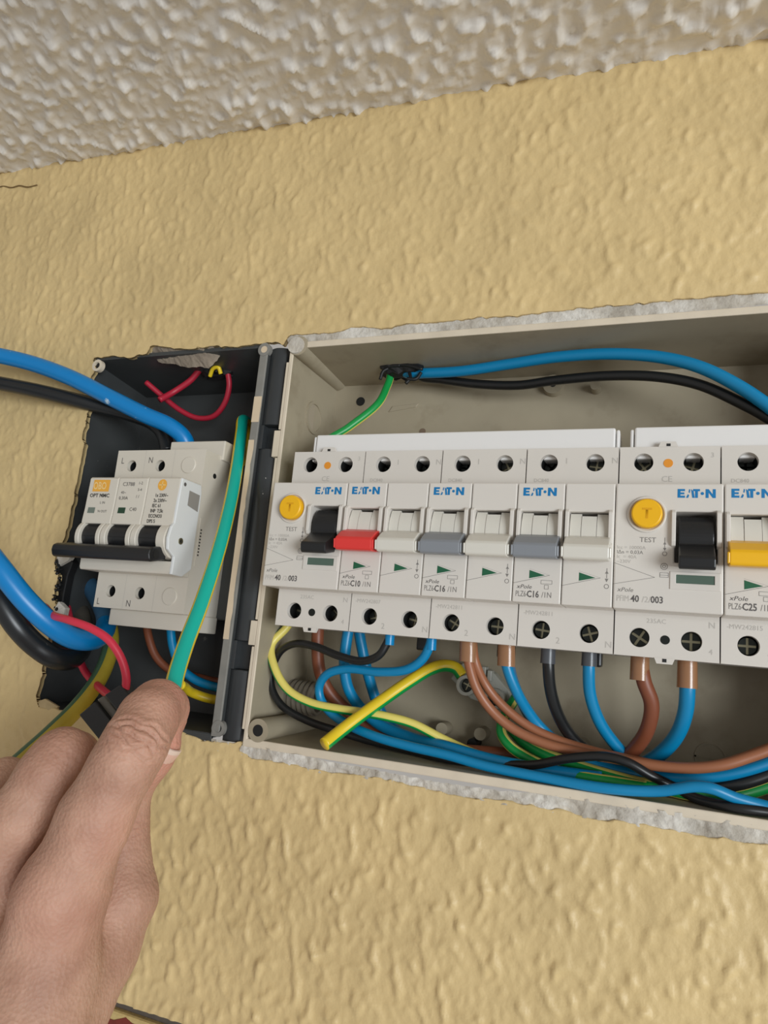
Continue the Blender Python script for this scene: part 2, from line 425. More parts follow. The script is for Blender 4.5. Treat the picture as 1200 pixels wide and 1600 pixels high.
def build_wall():
    x = np.concatenate([np.arange(-640, -300, 2.0), np.arange(-300, 240, 1.0), np.arange(240, 460, 2.0)]); z = np.arange(-204, 236, 1.0)
    X, Z = np.meshgrid(x, z, indexing='ij'); X = X.ravel().copy(); Z = Z.ravel().copy()
    sd = np.full(X.shape, 99.0); nx = X.copy(); nz = Z.copy(); H_ = np.array(HOLE); near = (X > H_[:, 0].min()-8) & (X < H_[:, 0].max()+8) & (Z > H_[:, 1].min()-8) & (Z < H_[:, 1].max()+8)
    sd[near], nx[near], nz[near] = poly_sd(X[near], Z[near], HOLE)
    nI, nJ = len(x), len(z); I = np.arange(nI*nJ).reshape(nI, nJ)
    Fq = np.stack([I[:-1, :-1], I[1:, :-1], I[1:, 1:], I[:-1, 1:]], -1).reshape(-1, 4)
    Fq = Fq[(sd[Fq] > 0).any(1)]
    k = sd < 0; X[k] = nx[k]; Z[k] = nz[k]
    Y = YW-0.5-stucco_wall(X, Z)
    edge = np.clip(sd/6, 0, 1); Y = Y*edge+(YW-.3-.35*stucco_wall(X, Z))*(1-edge)
    used = np.unique(Fq); mp = -np.ones(nI*nJ, int); mp[used] = np.arange(len(used)); Fq = mp[Fq]
    V = np.stack([X, Y, Z], 1)[used]
    # the broken edge goes back into the wall
    E = np.sort(np.concatenate([Fq[:, [0, 1]], Fq[:, [1, 2]], Fq[:, [2, 3]], Fq[:, [3, 0]]]), 1)
    ue, cnt = np.unique(E, axis=0, return_counts=True); be = ue[cnt == 1]
    be = be[(np.abs(sd[used][be]) < 2).all(1)]
    bv = np.unique(be); mp2 = {int(a): len(V)+i for i, a in enumerate(bv)}
    V2 = V[bv].copy(); V2[:, 1] += 2.5
    faces = [tuple(map(int, f)) for f in Fq]+[(int(a), int(b), mp2[int(b)], mp2[int(a)]) for a, b in be]
    V = np.concatenate([V, V2])*S
    me = bpy.data.meshes.new('wall_back'); me.from_pydata(V.tolist(), [], faces)
    me.polygons.foreach_set('use_smooth', [True]*len(faces)); me.materials.append(M_WALL)
    o = bpy.data.objects.new('wall_back', me); link(o); o['kind'] = 'structure'
    return o
wall = build_wall()
def build_ceiling():
    x = np.concatenate([np.arange(-640, 300, 1.5), np.arange(300, 460, 3)]); y = np.concatenate([np.arange(26, -330, -1.5), np.arange(-330, -620, -4)])
    X, Y = np.meshgrid(x, y, indexing='ij'); X = X.ravel(); Y = Y.ravel()
    a = noise2(X/6.0, Y/7.6, 11); b = noise2(X/3.6, Y/4.0, 12); c = noise2(X/26, Y/26, 13); d = noise2(X/13, Y/15, 14)
    ss = lambda n, lo, hi: (lambda t: t*t*(3-2*t))(np.clip((n-lo)/(hi-lo), 0, 1))
    h = ss(a, -.05, .75)*2.6+ss(d, -.1, .9)*1.5+ss(b, .05, .75)*1.15+c*.7
    Z = ceil_z(X)-h-.6
    nI, nJ = len(x), len(y); I = np.arange(nI*nJ).reshape(nI, nJ)
    Fq = np.stack([I[:-1, :-1], I[:-1, 1:], I[1:, 1:], I[1:, :-1]], -1).reshape(-1, 4)
    me = bpy.data.meshes.new('ceiling'); me.from_pydata((np.stack([X, Y, Z], 1)*S).tolist(), [], Fq.tolist())
    me.polygons.foreach_set('use_smooth', [True]*len(Fq)); me.materials.append(M_CEIL)
    o = bpy.data.objects.new('ceiling', me); link(o); o['kind'] = 'structure'; return o
build_ceiling()

def strip_mesh(name, top_px, bot_px, Ya, Yb, m, amp, seed, parent, n_along=240, n_across=8):
    """crumbly band between two photo outlines on the wall plane"""
    def resample(px):
        p = np.array([P(x, y, YW) for x, y in px]); d = np.r_[0, np.cumsum(np.linalg.norm(np.diff(p, axis=0), axis=1))]
        t = np.linspace(0, d[-1], n_along); return np.stack([np.interp(t, d, p[:, k]) for k in range(3)], 1)
    A, B = resample(top_px), resample(bot_px); vs = []; fs = []
    for i in range(n_along):
        for j in range(n_across):
            q = A[i]*(1-j/(n_across-1))+B[i]*j/(n_across-1); vs.append(q)
    vs = np.array(vs); t = np.tile(np.linspace(0, 1, n_across), n_along)
    vs[:, 1] = Ya*(1-t)+Yb*t
    nz = noise2(vs[:, 0]/2.6, vs[:, 2]/2.0, seed)+.6*noise2(vs[:, 0]/1.1, vs[:, 2]/1.0, seed+1)+.8*noise2(vs[:, 0]/8, vs[:, 2]/4, seed+2)
    vs[:, 1] += nz*amp; vs[:, 2] += noise2(vs[:, 0]/3, vs[:, 2]/3, seed+5)*.35
    for i in range(n_along-1):
        for j in range(n_across-1):
            a = i*n_across+j; fs.append((a, a+1, a+n_across+1, a+n_across))
    me = bpy.data.meshes.new(name); me.from_pydata((vs*S).tolist(), [], fs); me.materials.append(m)
    me.polygons.foreach_set('use_smooth', [True]*len(fs))
    o = bpy.data.objects.new(name, me); link(o, parent); return o
strip_mesh('mortar_band', [(446, 518), (555, 508), (642, 502), (730, 493), (800, 489), (933, 475), (1067, 463), (1200, 453), (1330, 440)],
           [(452, 546), (560, 534), (680, 522), (800, 511), (933, 499), (1067, 487), (1200, 475), (1330, 462)], 24.3, 24.4, M_MORTAR, .5, 21, wall)
strip_mesh('mortar_band', [(330, 1154), (395, 1164), (527, 1192), (680, 1221), (760, 1233), (900, 1246), (1040, 1266), (1200, 1293), (1330, 1316)],
           [(330, 1178), (395, 1190), (527, 1213), (680, 1241), (760, 1252), (900, 1275), (1040, 1300), (1200, 1323), (1330, 1348)], 23.9, 24.2, M_MORTAR, .8, 31, wall)

def lump(name, px, Y, thick, m, parent, seed=0, amp=.8):
    """irregular broken flake with thickness traced on the wall"""
    pts = [P(x, y, Y) for x, y in px]; c = sum(pts)/len(pts); n = len(pts); r = np.random.default_rng(seed)
    vs = [c+np.array([0, -thick*.5, 0])]
    for s_, dy in ((.55, -thick*.45), (1.0, 0.0)):
        for q in pts: vs.append(c+(q-c)*s_+np.array([0, dy+r.normal(0, amp*.25), 0]))
    vs += [q+np.array([0, thick, 0]) for q in pts]
    fs = [(0, 1+i, 1+(i+1) % n) for i in range(n)]
    for k in range(2):
        o = 1+k*n; fs += [(o+i, o+n+i, o+n+(i+1) % n, o+(i+1) % n) for i in range(n)]
    mb = MB(); mb.add(vs, fs, m); return autosmooth(mb.build(name, parent), 30)
strip_mesh('plaster_flake', [(226, 531), (262, 538), (300, 542), (332, 540)], [(238, 560), (262, 563), (284, 569), (304, 567), (318, 570), (328, 560), (336, 548)], 24.4, 29, mat('broken_plaster', (140, 127, 112), .9, var=.2, vscale=120, bump=.5, bscale=600), .7, 61, wall, 60, 10)
lump('plaster_flake', [(94, 858), (108, 852), (116, 862), (106, 876), (92, 884), (86, 872)], 25, 3, M_MORTAR, wall, 4)
lump('plaster_flake', [(78, 955), (92, 940), (102, 950), (98, 968), (84, 972)], 25, 3, M_MORTAR, wall, 5)
lump('plaster_flake', [(52, 1098), (70, 1092), (90, 1104), (82, 1116), (58, 1118)], 24.4, 1.5, mat('yellowed_plaster', (196, 174, 132), .8, var=.15, vscale=120), wall, 6)

place('crack', tube_mesh('crack', [P(x, y, YW-1.2) for x, y in ((-10, 294), (6, 291), (18, 293), (30, 290), (44, 292), (58, 289))], .35, [mat('crack_shadow', (122, 98, 60), .9)], n=6), wall)

# old painted frame below the wall, only a corner of it shows
mb = MB(); mb.box(-640, 458, 21.5, 40, -262, -206.6, M_TRIM)
tr = mb.build('trim_1', bevel=1.2); tr['kind'] = 'structure'
mb = MB(); mb.box(-640, 458, 24.5, 40, -206.8, -200, mat('shadow_gap', (92, 84, 76), .8, var=.2, vscale=150))  # dark grey strip paints the shadow in the gap above the frame
tr2 = mb.build('trim_2'); tr2['kind'] = 'structure'
lump('red_paint_patch', [(150, 1592), (166, 1590), (178, 1594), (196, 1590), (206, 1599), (225, 1606), (240, 1640), (140, 1640)], 21.3, .3, M_RED, tr, 9, .1)

# ================================================================== the two boxes
YB = 70.0                                         # inside of the back panels
# ---- beige distribution box
bx = empty('distribution_box', (100, YB+3, -92), 'open beige plastic distribution box set in the yellow wall around the row of breakers', 'electrical box')
XL, XR, ZT, ZB = -12.0, 226.0, 94.8, -87.6
mb = MB(); mb.box(XL-3, XR+3, YB, YB+2.5, ZB-3, ZT+3, M_BOX); mb.build('back_panel', bx)
def taper_wall(name, pts_front, pts_back, m, parent, th):
    a, b = [Vector(p) for p in pts_front]; c, d = [Vector(p) for p in pts_back]; t = Vector(th)
    mb = MB(); mb.add([a, b, d, c, a+t, b+t, d+t, c+t], [(0, 1, 2, 3), (7, 6, 5, 4), (0, 4, 5, 1), (1, 5, 6, 2), (2, 6, 7, 3), (3, 7, 4, 0)], m)
    return mb.build(name, parent)
DR = 2.0                                          # draft of the moulding
taper_wall('side_wall', [(XL, YW, ZB), (XL, YW, ZT)], [(XL+DR, YB, ZB+DR), (XL+DR, YB, ZT-DR)], M_BOX, bx, (-2.2, 0, 0))
taper_wall('side_wall', [(XR, YW, ZB), (XR, YW, ZT)], [(XR-DR, YB, ZB+DR), (XR-DR, YB, ZT-DR)], M_BOX, bx, (2.2, 0, 0))
taper_wall('top_wall', [(XL, YW, ZT), (XR, YW, ZT)], [(XL+DR, YB, ZT-DR), (XR-DR, YB, ZT-DR)], M_BOX, bx, (0, 0, 2.2))
taper_wall('bottom_wall', [(XL, YW, ZB), (XR, YW, ZB)], [(XL+DR, YB, ZB+DR), (XR-DR, YB, ZB+DR)], M_BOX, bx, (0, 0, -2.2))
# rim with the two stepped-out joints on the left
mb = MB()
plate(mb, [XL-2.2, XL, XR, XR+3.5], [ZB-3.5, ZB, ZT, ZT+3.2], [(1, 1)], YW-.4, YW+4, M_RIM)
rim = mb.build('rim', bx, bevel=.5)
mb = MB()
for z0, z1 in ((-84, -48), (-36, 40), (54, 88)): mb.box(XL-3.6, XL-2.1, YW-.1, YW+4, z0, z1, M_RIM)
for z0, z1 in ((-47.5, -36.5), (40.5, 53.5)): mb.box(XL-5.6, XL-2.1, YW-.2, YW+4, z0, z1, M_RIM)
mb.build('rim_step', bx, bevel=.3)
# corner screw posts
for (x, z, fill) in ((XL+2.2, ZT+1.2, True), (XL+5.0, ZB+4.0, False), (XR-4, ZT-3, False), (XR-4, ZB+4, False)):
    mb = MB(); mb.cyl((x+(0 if not fill else 0), YW-.6, z), (0, 1, 0), 5.0, 5.6, YB-YW+.6, M_BOX, 28)
    p = autosmooth(mb.build('screw_post', bx), 50)
    mb = MB()
    if fill: mb.cyl((x-1.0, YW-1.6, z), (0, 1, 0), 4.2, 4.4, 1.4, M_MORTAR, 20)
    else: mb.cyl((x, YW-.75, z), (0, 1, 0), 2.5, 2.5, .3, M_HOLE, 20)
    h = mb.build('post_plug' if fill else 'screw_hole', p)
    h.location = (0, 0, 0)
# moulded bosses, pegs and knockouts of the back panel
def boss(px, py, r, h, hole=None, m=None):
    q = P(px, py, YB-h); mb = MB(); mb.cyl((q[0], YB-h, q[2]), (0, 1, 0), r*.9, r, h+.5, m or M_BOX, 28)
    o = autosmooth(mb.build('boss', bx), 50)
    if hole:
        mb = MB(); mb.cyl((q[0], YB-h-.1, q[2]), (0, 1, 0), hole, hole, .3, M_HOLE, 20); k = mb.build('boss_hole', o); k.location = (0, 0, 0)
boss(864, 600, 5.2, 4, 1.5); boss(930, 602, 2.4, 6); boss(690, 1139, 3.0, 8); boss(750, 1147, 3.0, 8)
boss(737, 1162, 2.4, 9, None, M_BLACK); boss(563, 627, 2.6, .4, None, M_HOLE); boss(660, 674, 1.8, .3, None, mat('rust_spot', (120, 102, 84), .8))
for (px, py, r) in ((1110, 1184, 6.0), (910, 1165, 4.0), (1008, 1182, 4.2)):
    q = P(px, py, YB); mb = MB(); mb.ring((q[0], YB-.5, q[2]), (0, 1, 0), r, r-.7, .6, M_BOX); mb.box(q[0]-r, q[0]+r, YB-.5, YB, q[2]-.35, q[2]+.35, M_BOX); mb.build('knockout_ring', bx)
q = P(630, 640, YB); mb = MB(); mb.prismy([(q[0]-8, q[2]-1.2), (q[0]+7, q[2]+1.0), (q[0]+8.5, q[2]+3), (q[0]-6, q[2]+2)], YB-.5, YB+.2, M_BOX); mb.build('moulded_mark', bx, bevel=.3)
# round knockout in the left side wall
mb = MB(); mb.ring((XL+.2, 49, 68), (1, 0, 0), 8.5, 7.0, 1.6, M_BOX); mb.cyl((XL+.2, 49, 68), (1, 0, 0), 7, 7, .9, mat('knockout_plastic', (168, 156, 136), .5), 28); mb.build('knockout', bx)
mb = MB(); mb.ring((XL+1.0, 52, -6), (1, 0, 0), 8.0, 6.8, 1.4, M_BOX); mb.build('knockout', bx)

# ---- corrugated conduit entering at the lower left
cq = P(478, 1090, 60)
mb = MB()
for k in range(6): mb.ring((XL+.5+k*2.6, 58, cq[2]), (1, 0, 0), 8.2, 6.0, 1.4, M_COND, 28); mb.ring((XL+.5+k*2.6+1.4, 58, cq[2]), (1, 0, 0), 7.3, 6.0, 1.2, M_COND, 28)
mb.cyl((XL+1, 58, cq[2]), (1, 0, 0), 6.1, 6.1, 6, M_HOLE, 24)
o = autosmooth(mb.build('conduit'), 30); tag(o, 'grey corrugated conduit stub entering the lower corner of the beige box', 'conduit')

# ---- dark box
db = empty('junction_box', (-80, YB+3, -88), 'dark grey plastic wall box with chipped paint on its rim, holding the three-module switch', 'electrical box')
dx0, dx1, dz0, dz1 = -139.0, -31.0, -88.0, 97.0
mb = MB(); mb.box(dx0-2, dx1+2, YB, YB+2.5, dz0-2, dz1+2, M_DBOX); mb.build('back_panel', db)
taper_wall('side_wall', [(dx0, YW+1, dz0), (dx0, YW+1, dz1)], [(dx0+1, YB, dz0), (dx0+1, YB, dz1)], M_DBOX, db, (-2, 0, 0))
taper_wall('side_wall', [(dx1, YW+.6, dz0), (dx1, YW+.6, dz1)], [(dx1-1, YB, dz0), (dx1-1, YB, dz1)], M_DBOX, db, (4.4, 0, 0))
taper_wall('top_wall', [(dx0, YW+1, dz1), (dx1, YW+1, dz1)], [(dx0, YB, dz1-5), (dx1, YB, dz1-5)], M_DBOX, db, (0, 0, 2))
taper_wall('bottom_wall', [(dx0, YW+1, dz0), (dx1, YW+1, dz0)], [(dx0, YB, dz0+2), (dx1, YB, dz0+2)], M_DBOX, db, (0, 0, -2))
mb = MB(); mb.box(dx1-.1, dx1+4.2, YW-.2, YW+2, dz0-1, dz1+1, M_DRIM); rm = mb.build('rim', db, bevel=.4)
for z0, z1, x0, x1 in ((93, 98, -31, -26.9), (58, 71, -31, -26.9), (-46, 49, -31, -28.2)):
    mb = MB(); r_ = np.random.default_rng(int(z1)); k_ = max(3, int((z1-z0)/4)); L_ = [(x0, z0+(z1-z0)*i/k_) for i in range(k_+1)]; R_ = [(x1+r_.normal(0, .25), z0+(z1-z0)*i/k_) for i in range(k_, -1, -1)]
    mb.prismy(L_+R_, YW-.4, YW, M_PAINT); pc = mb.build('paint_flake', rm); pc.location = (0, 0, 0)
mb = MB(); mb.box(dx0-2, dx1, YW+.6, YW+2, dz0-3.5, dz0-.2, M_DBOX); mb.build('lower_rim', db, bevel=.3)
for z0, z1 in ((57, 96.5), (-46, 45), (-91, -59)):
    mb = MB(); prof = [(YW+1+1.6*(1-math.sin(math.pi*k/10)), -26.6+9.4*k/10) for k in range(11)]
    n = len(prof)
    poly = [(x, y) for y, x in prof]+[(-17.2, 58), (-26.6, 58)]
    vs = [(x, y, z0) for x, y in poly]+[(x, y, z1) for x, y in poly]; n = len(poly)
    mb.add(vs, [(i, (i+1) % n, n+(i+1) % n, n+i) for i in range(n)]+[tuple(range(n))[::-1], tuple(range(n, 2*n))], M_DSTRIP)
    autosmooth(mb.build('joint_strip', db, bevel=.4), 40)
for z0, z1 in ((45, 57), (-59, -46)):
    mb = MB(); mb.box(-27, -19.5, YW+6, YW+28, z0, z1, M_DSTRIP); mb.box(-27, -24.6, YW+1.5, YW+8, z0, z1, M_DSTRIP); mb.build('joint_clip', db, bevel=.3)
for (px, py, m) in ((152, 571, M_RIM), (413, 546, M_DRIM), (341, 1138, M_DRIM)):
    q = P(px, py, YW-.3); mb = MB(); mb.ring((q[0], YW-.5, q[2]), (0, 1, 0), 3.4, 1.8, 2.5, m, 24); mb.cyl((q[0], YW+.6, q[2]), (0, 1, 0), 1.85, 1.85, 1.2, M_HOLE, 20)
    autosmooth(mb.build('screw_eye', db), 40)
# raised carrier that the switch is clipped to
mb = MB(); mb.box(-101, -38.5, 41, YB, -37.5, 41, M_DBOX); mb.build('carrier_block', db, bevel=.6)

# rails
def rail(x0, x1, z, y, label):
    mb = MB(); prof = [(y, z+17.5), (y+1, z+17.5), (y+1, z+13), (y+7, z+13), (y+7, z-13), (y+1, z-13), (y+1, z-17.5), (y, z-17.5), (y, z-12), (y+6, z-12), (y+6, z+12), (y, z+12)]
    mb.prism(prof, x0, x1, mat('zinc_rail', (150, 150, 146), .35, metal=.8)); return tag(mb.build('mounting_rail'), label, 'rail')
rail(-7, 218, 0, 62, 'zinc mounting rail behind the long row of breakers')

# ================================================================== devices in the beige box
YS = 14.8; SZT, SZB = 39.9, -37.7; CT, CB = 22.2, -22.2
HT, HB = 33.9, -31.0                                # screw bore heights
def body_mesh(width, bores, key, tabs=False, m=None):
    m = m or M_PLA; mb = MB(); g = .22
    xs = [g]+[(bores[i]+bores[i+1])/2 for i in range(len(bores)-1)]+[width-g]
    for zt0, zt1, zc in ((CT-3, SZT, HT), (SZB, CB+3, HB)):
        for i, b in enumerate(bores):
            face_with_hole(mb, xs[i], xs[i+1], zt0, zt1, b, zc, 3.45, YS, 9.5, m, M_HOLE)
    mb.add([(g, YS, CB+3), (width-g, YS, CB+3), (width-g, YS, CT-3), (g, YS, CT-3)], [(0, 1, 2, 3)], m)
    y1 = 60
    A = [(g, YS, SZB), (width-g, YS, SZB), (width-g, YS, SZT), (g, YS, SZT)]; B = [(x, y1, z) for x, _, z in A]
    mb.add(A+B, [(0, 4, 5, 1), (1, 5, 6, 2), (2, 6, 7, 3), (3, 7, 4, 0), (4, 7, 6, 5)], m)
    if tabs:
        for s_, z in ((1, SZT), (-1, SZB)):
            c = width/2-.3
            mb.prismy([(c-3.4, z-.1*s_), (c-2.6, z+1.9*s_), (c+2.6, z+1.9*s_), (c+3.4, z-.1*s_)][::s_], YS-.25, YS+1.5, m)
    return mb.mesh(key)
def half_cap(mb, x0, x1, well, m):
    """front cover with the toggle well cut out; well = (xa, xb, za, zb)"""
    xa, xb, za, zb = well
    plate(mb, [x0, xa, xb, x1], [CB, za, zb, CT], [(1, 1)], 0, YS+.2, m)
def drum(mb, xa, xb, m, r=14.5, yc=14.2, zc=3.0, n=10, a0=-36, a1=35):
    poly = [(yc-r*math.cos(math.radians(a0+(a1-a0)*k/n)), zc+r*math.sin(math.radians(a0+(a1-a0)*k/n))) for k in range(n+1)]+[(13, zc+4), (13, zc-4)]
    mb.prism(poly, xa, xb, m)
TOG = [(4, 3.4), (-.6, 2.6), (-4.5, 1.2), (-8.6, -1.6), (-9.2, -2.6), (-8.6, -6.2), (-7.8, -6.8), (-3.0, -6.6), (4, -5)]
CACHE = {}
def once(k, f):
    if k not in CACHE: CACHE[k] = f()
    return CACHE[k]
def rails_mesh(x0, x1, m):
    mb = MB()
    for a, b in ((x0+.35, x0+1.7), (x1-1.9, x1-.45)):
        mb.prism([(1, 12.6), (-1.1, 12.2), (-2.0, 11.2), (-2.0, 2.2), (-1.2, .2), (1, -.6)], a, b, m)
    return mb.mesh('well_frame')
def mcb(x0, rating, tog_mat, label, art_txt, screws):
    d = empty('circuit_breaker', (x0, 62, SZB), label, 'circuit breaker', 'two-pole circuit breakers in the beige box')
    off = Vector((0, -62, -SZB))*S
    pl = lambda nm, me, bv=0, par=d: place(nm, me, par, bv, loc=off)
    pl('housing', once('mcb_body', lambda: body_mesh(35, [8.75, 26.25], 'housing')))
    for h in range(2):
        a, b = h*17.5+.14, (h+1)*17.5-.12
        def cap():
            mb = MB(); half_cap(mb, a, b, (a+1.5, b-1.6, -4.5, 11.6), M_PLA); return mb.mesh('front_cover')
        pl('front_cover', once(('cap', h), cap), .45)
        pl('well_frame', once(('rails', h), lambda: rails_mesh(a, b, M_PLA)), .25)
        def drums():
            mb = MB(); w_ = (b-a-3.6)
            e = [a+1.9, a+1.9+w_*.30, a+1.9+w_*.68, a+1.9+w_]
            drum(mb, e[0], e[1]-.15, M_HANDLE, 14.3); drum(mb, e[1], e[2], M_HANDLE, 14.5, a1=30); drum(mb, e[2]+.15, e[3], M_HANDLE, 14.3); return mb.mesh('toggle_drum')
        o = pl('toggle_drum', once(('drum', h), drums)); autosmooth(o, 30)
        tm = tog_mat if h == 0 else M_HANDLE
        def tog():
            mb = MB(); mb.prism(TOG, a+.9, b-.9, tm); mb.prism([(-7.6, -2.2), (-9.2, -2.6), (-8.6, -6.2), (-7.4, -6.2)], b-1.0, b-.2 , tm); mb.prism([(-7.6, -2.2), (-9.2, -2.6), (-8.6, -6.2), (-7.4, -6.2)], a+.2, a+1.0, tm); return mb.mesh('toggle')
        pl('toggle', once(('tog', h, tm.name), tog), .35)
        X = x0+h*17.5
        mb = MB(); mb.poly([(6.0, -10.4), (6.0, -13.4), (11.6, -12.1)], -.07, M_GREEN); 
        line(mb, 6.0, -9.9, 13.3, -12.0, .12, -.06, M_LIGHTT); line(mb, .3, -15.4, 13.3, -12.0, .14, -.06, M_GREYT)
        if h == 1:
            line(mb, 15.4, -8.5, 15.4, -12, .2, -.06, M_GREYT); mb.poly([(14.8, -10.4), (16.0, -10.4), (15.4, -9.4)], -.07, M_GREYT); mb.poly([(14.8, -12.2), (16.0, -12.2), (15.4, -13.4)], -.07, M_GREYT)
            for k in range(12):
                t0, t1 = k*math.pi/6, (k+1)*math.pi/6; line(mb, 15.4+.75*math.cos(t0), -14.9+.75*math.sin(t0), 15.4+.75*math.cos(t1), -14.9+.75*math.sin(t1), .2, -.06, M_GREYT)
        else:
            for (u0, v0, u1, v1) in ((10.3, -13.9, 14.2, -13.9), (10.3, -15.2, 14.2, -15.2), (10.3, -13.9, 10.3, -15.2), (14.2, -13.9, 14.2, -15.2), (11.6, -15.6, 13, -15.6), (11.6, -17, 13, -17), (11.6, -15.6, 11.6, -17), (13, -15.6, 13, -17)): line(mb, u0, v0, u1, v1, .14, -.06, M_GREYT)
        me = once(('print', h), lambda: mb.mesh('printed_marks')); o = place('printed_marks', me, d, loc=off+Vector((h*17.5*S, 0, 0)))
        for (z, s_) in ((HT, 'top'), (HB, 'bot')):
            sp = screws.get((h, s_), (0.3, 8.0)); screw(d, X+8.75, YS+sp[1], z, sp[0])
        text(d, ('1', 'N')[h], X+14.7, YS-.08, 33.6, 3.3, M_LIGHTT); text(d, ('2', 'N')[h], X+14.4, YS-.08, -35.6, 3.3, M_LIGHTT)
    logo_eaton(d, x0+2.2, 17.3, 12.2, 3.1, -.07, M_BLUEP)
    text(d, 'xPole', x0+1.6, -.07, -17.2, 2.1, M_DARKT, sx=1.15, shear=.25)
    text(d, 'PLZ6-', x0+1.3, -.07, -20.1, 2.9, M_GREYT, sx=.62); text(d, rating, x0+5.4, -.07, -20.2, 3.3, M_DARKT, bold=True, sx=.78)
    text(d, '/1N', x0+10.7, -.07, -20.1, 2.9, M_GREYT, sx=.8)
    text(d, art_txt, x0+2.0, YS-.08, -25.6, 2.3, M_LIGHTT, sx=.95); text(d, 'DC840', x0+3.2, YS-.08, 26.2, 2.0, M_LIGHTT)
    def clip():
        mb = MB(); mb.box(23, 29.5, 36, 44, SZB-5.2, SZB+2, M_BLACK); return mb.mesh('release_clip')
    pl('release_clip', once('clip', clip), .8)
    return d
mcb(35, 'C10', M_REDP, 'circuit breaker with a red toggle, marked C10', '-MW242807', {(0, 'top'): (.5, 8.6), (1, 'top'): (.9, 8.6), (0, 'bot'): (1.3, 7.2), (1, 'bot'): (.2, 7.2)})
mcb(70, 'C16', M_GREYP, 'grey-toggle breaker marked C16 beside the red-toggle breaker', '-MW242811', {(0, 'top'): (.2, 8.6), (1, 'top'): (1.1, 7.6), (0, 'bot'): (.5, 5.5), (1, 'bot'): (.05, 5.5)})
mcb(105, 'C16', M_GREYP, 'grey-toggle breaker marked C16, touching a residual current switch on one side', '-MW242811', {(0, 'top'): (.7, 8.6), (1, 'top'): (.15, 6.5), (0, 'bot'): (.1, 4.4), (1, 'bot'): (-.3, 4.4)})
mcb(175, 'C25', M_YELP, 'circuit breaker with a yellow toggle, marked C25', '-MW242815', {(0, 'top'): (.0, 8.6), (1, 'top'): (.9, 8), (0, 'bot'): (.0, 4.0), (1, 'bot'): (.3, 4.4)})

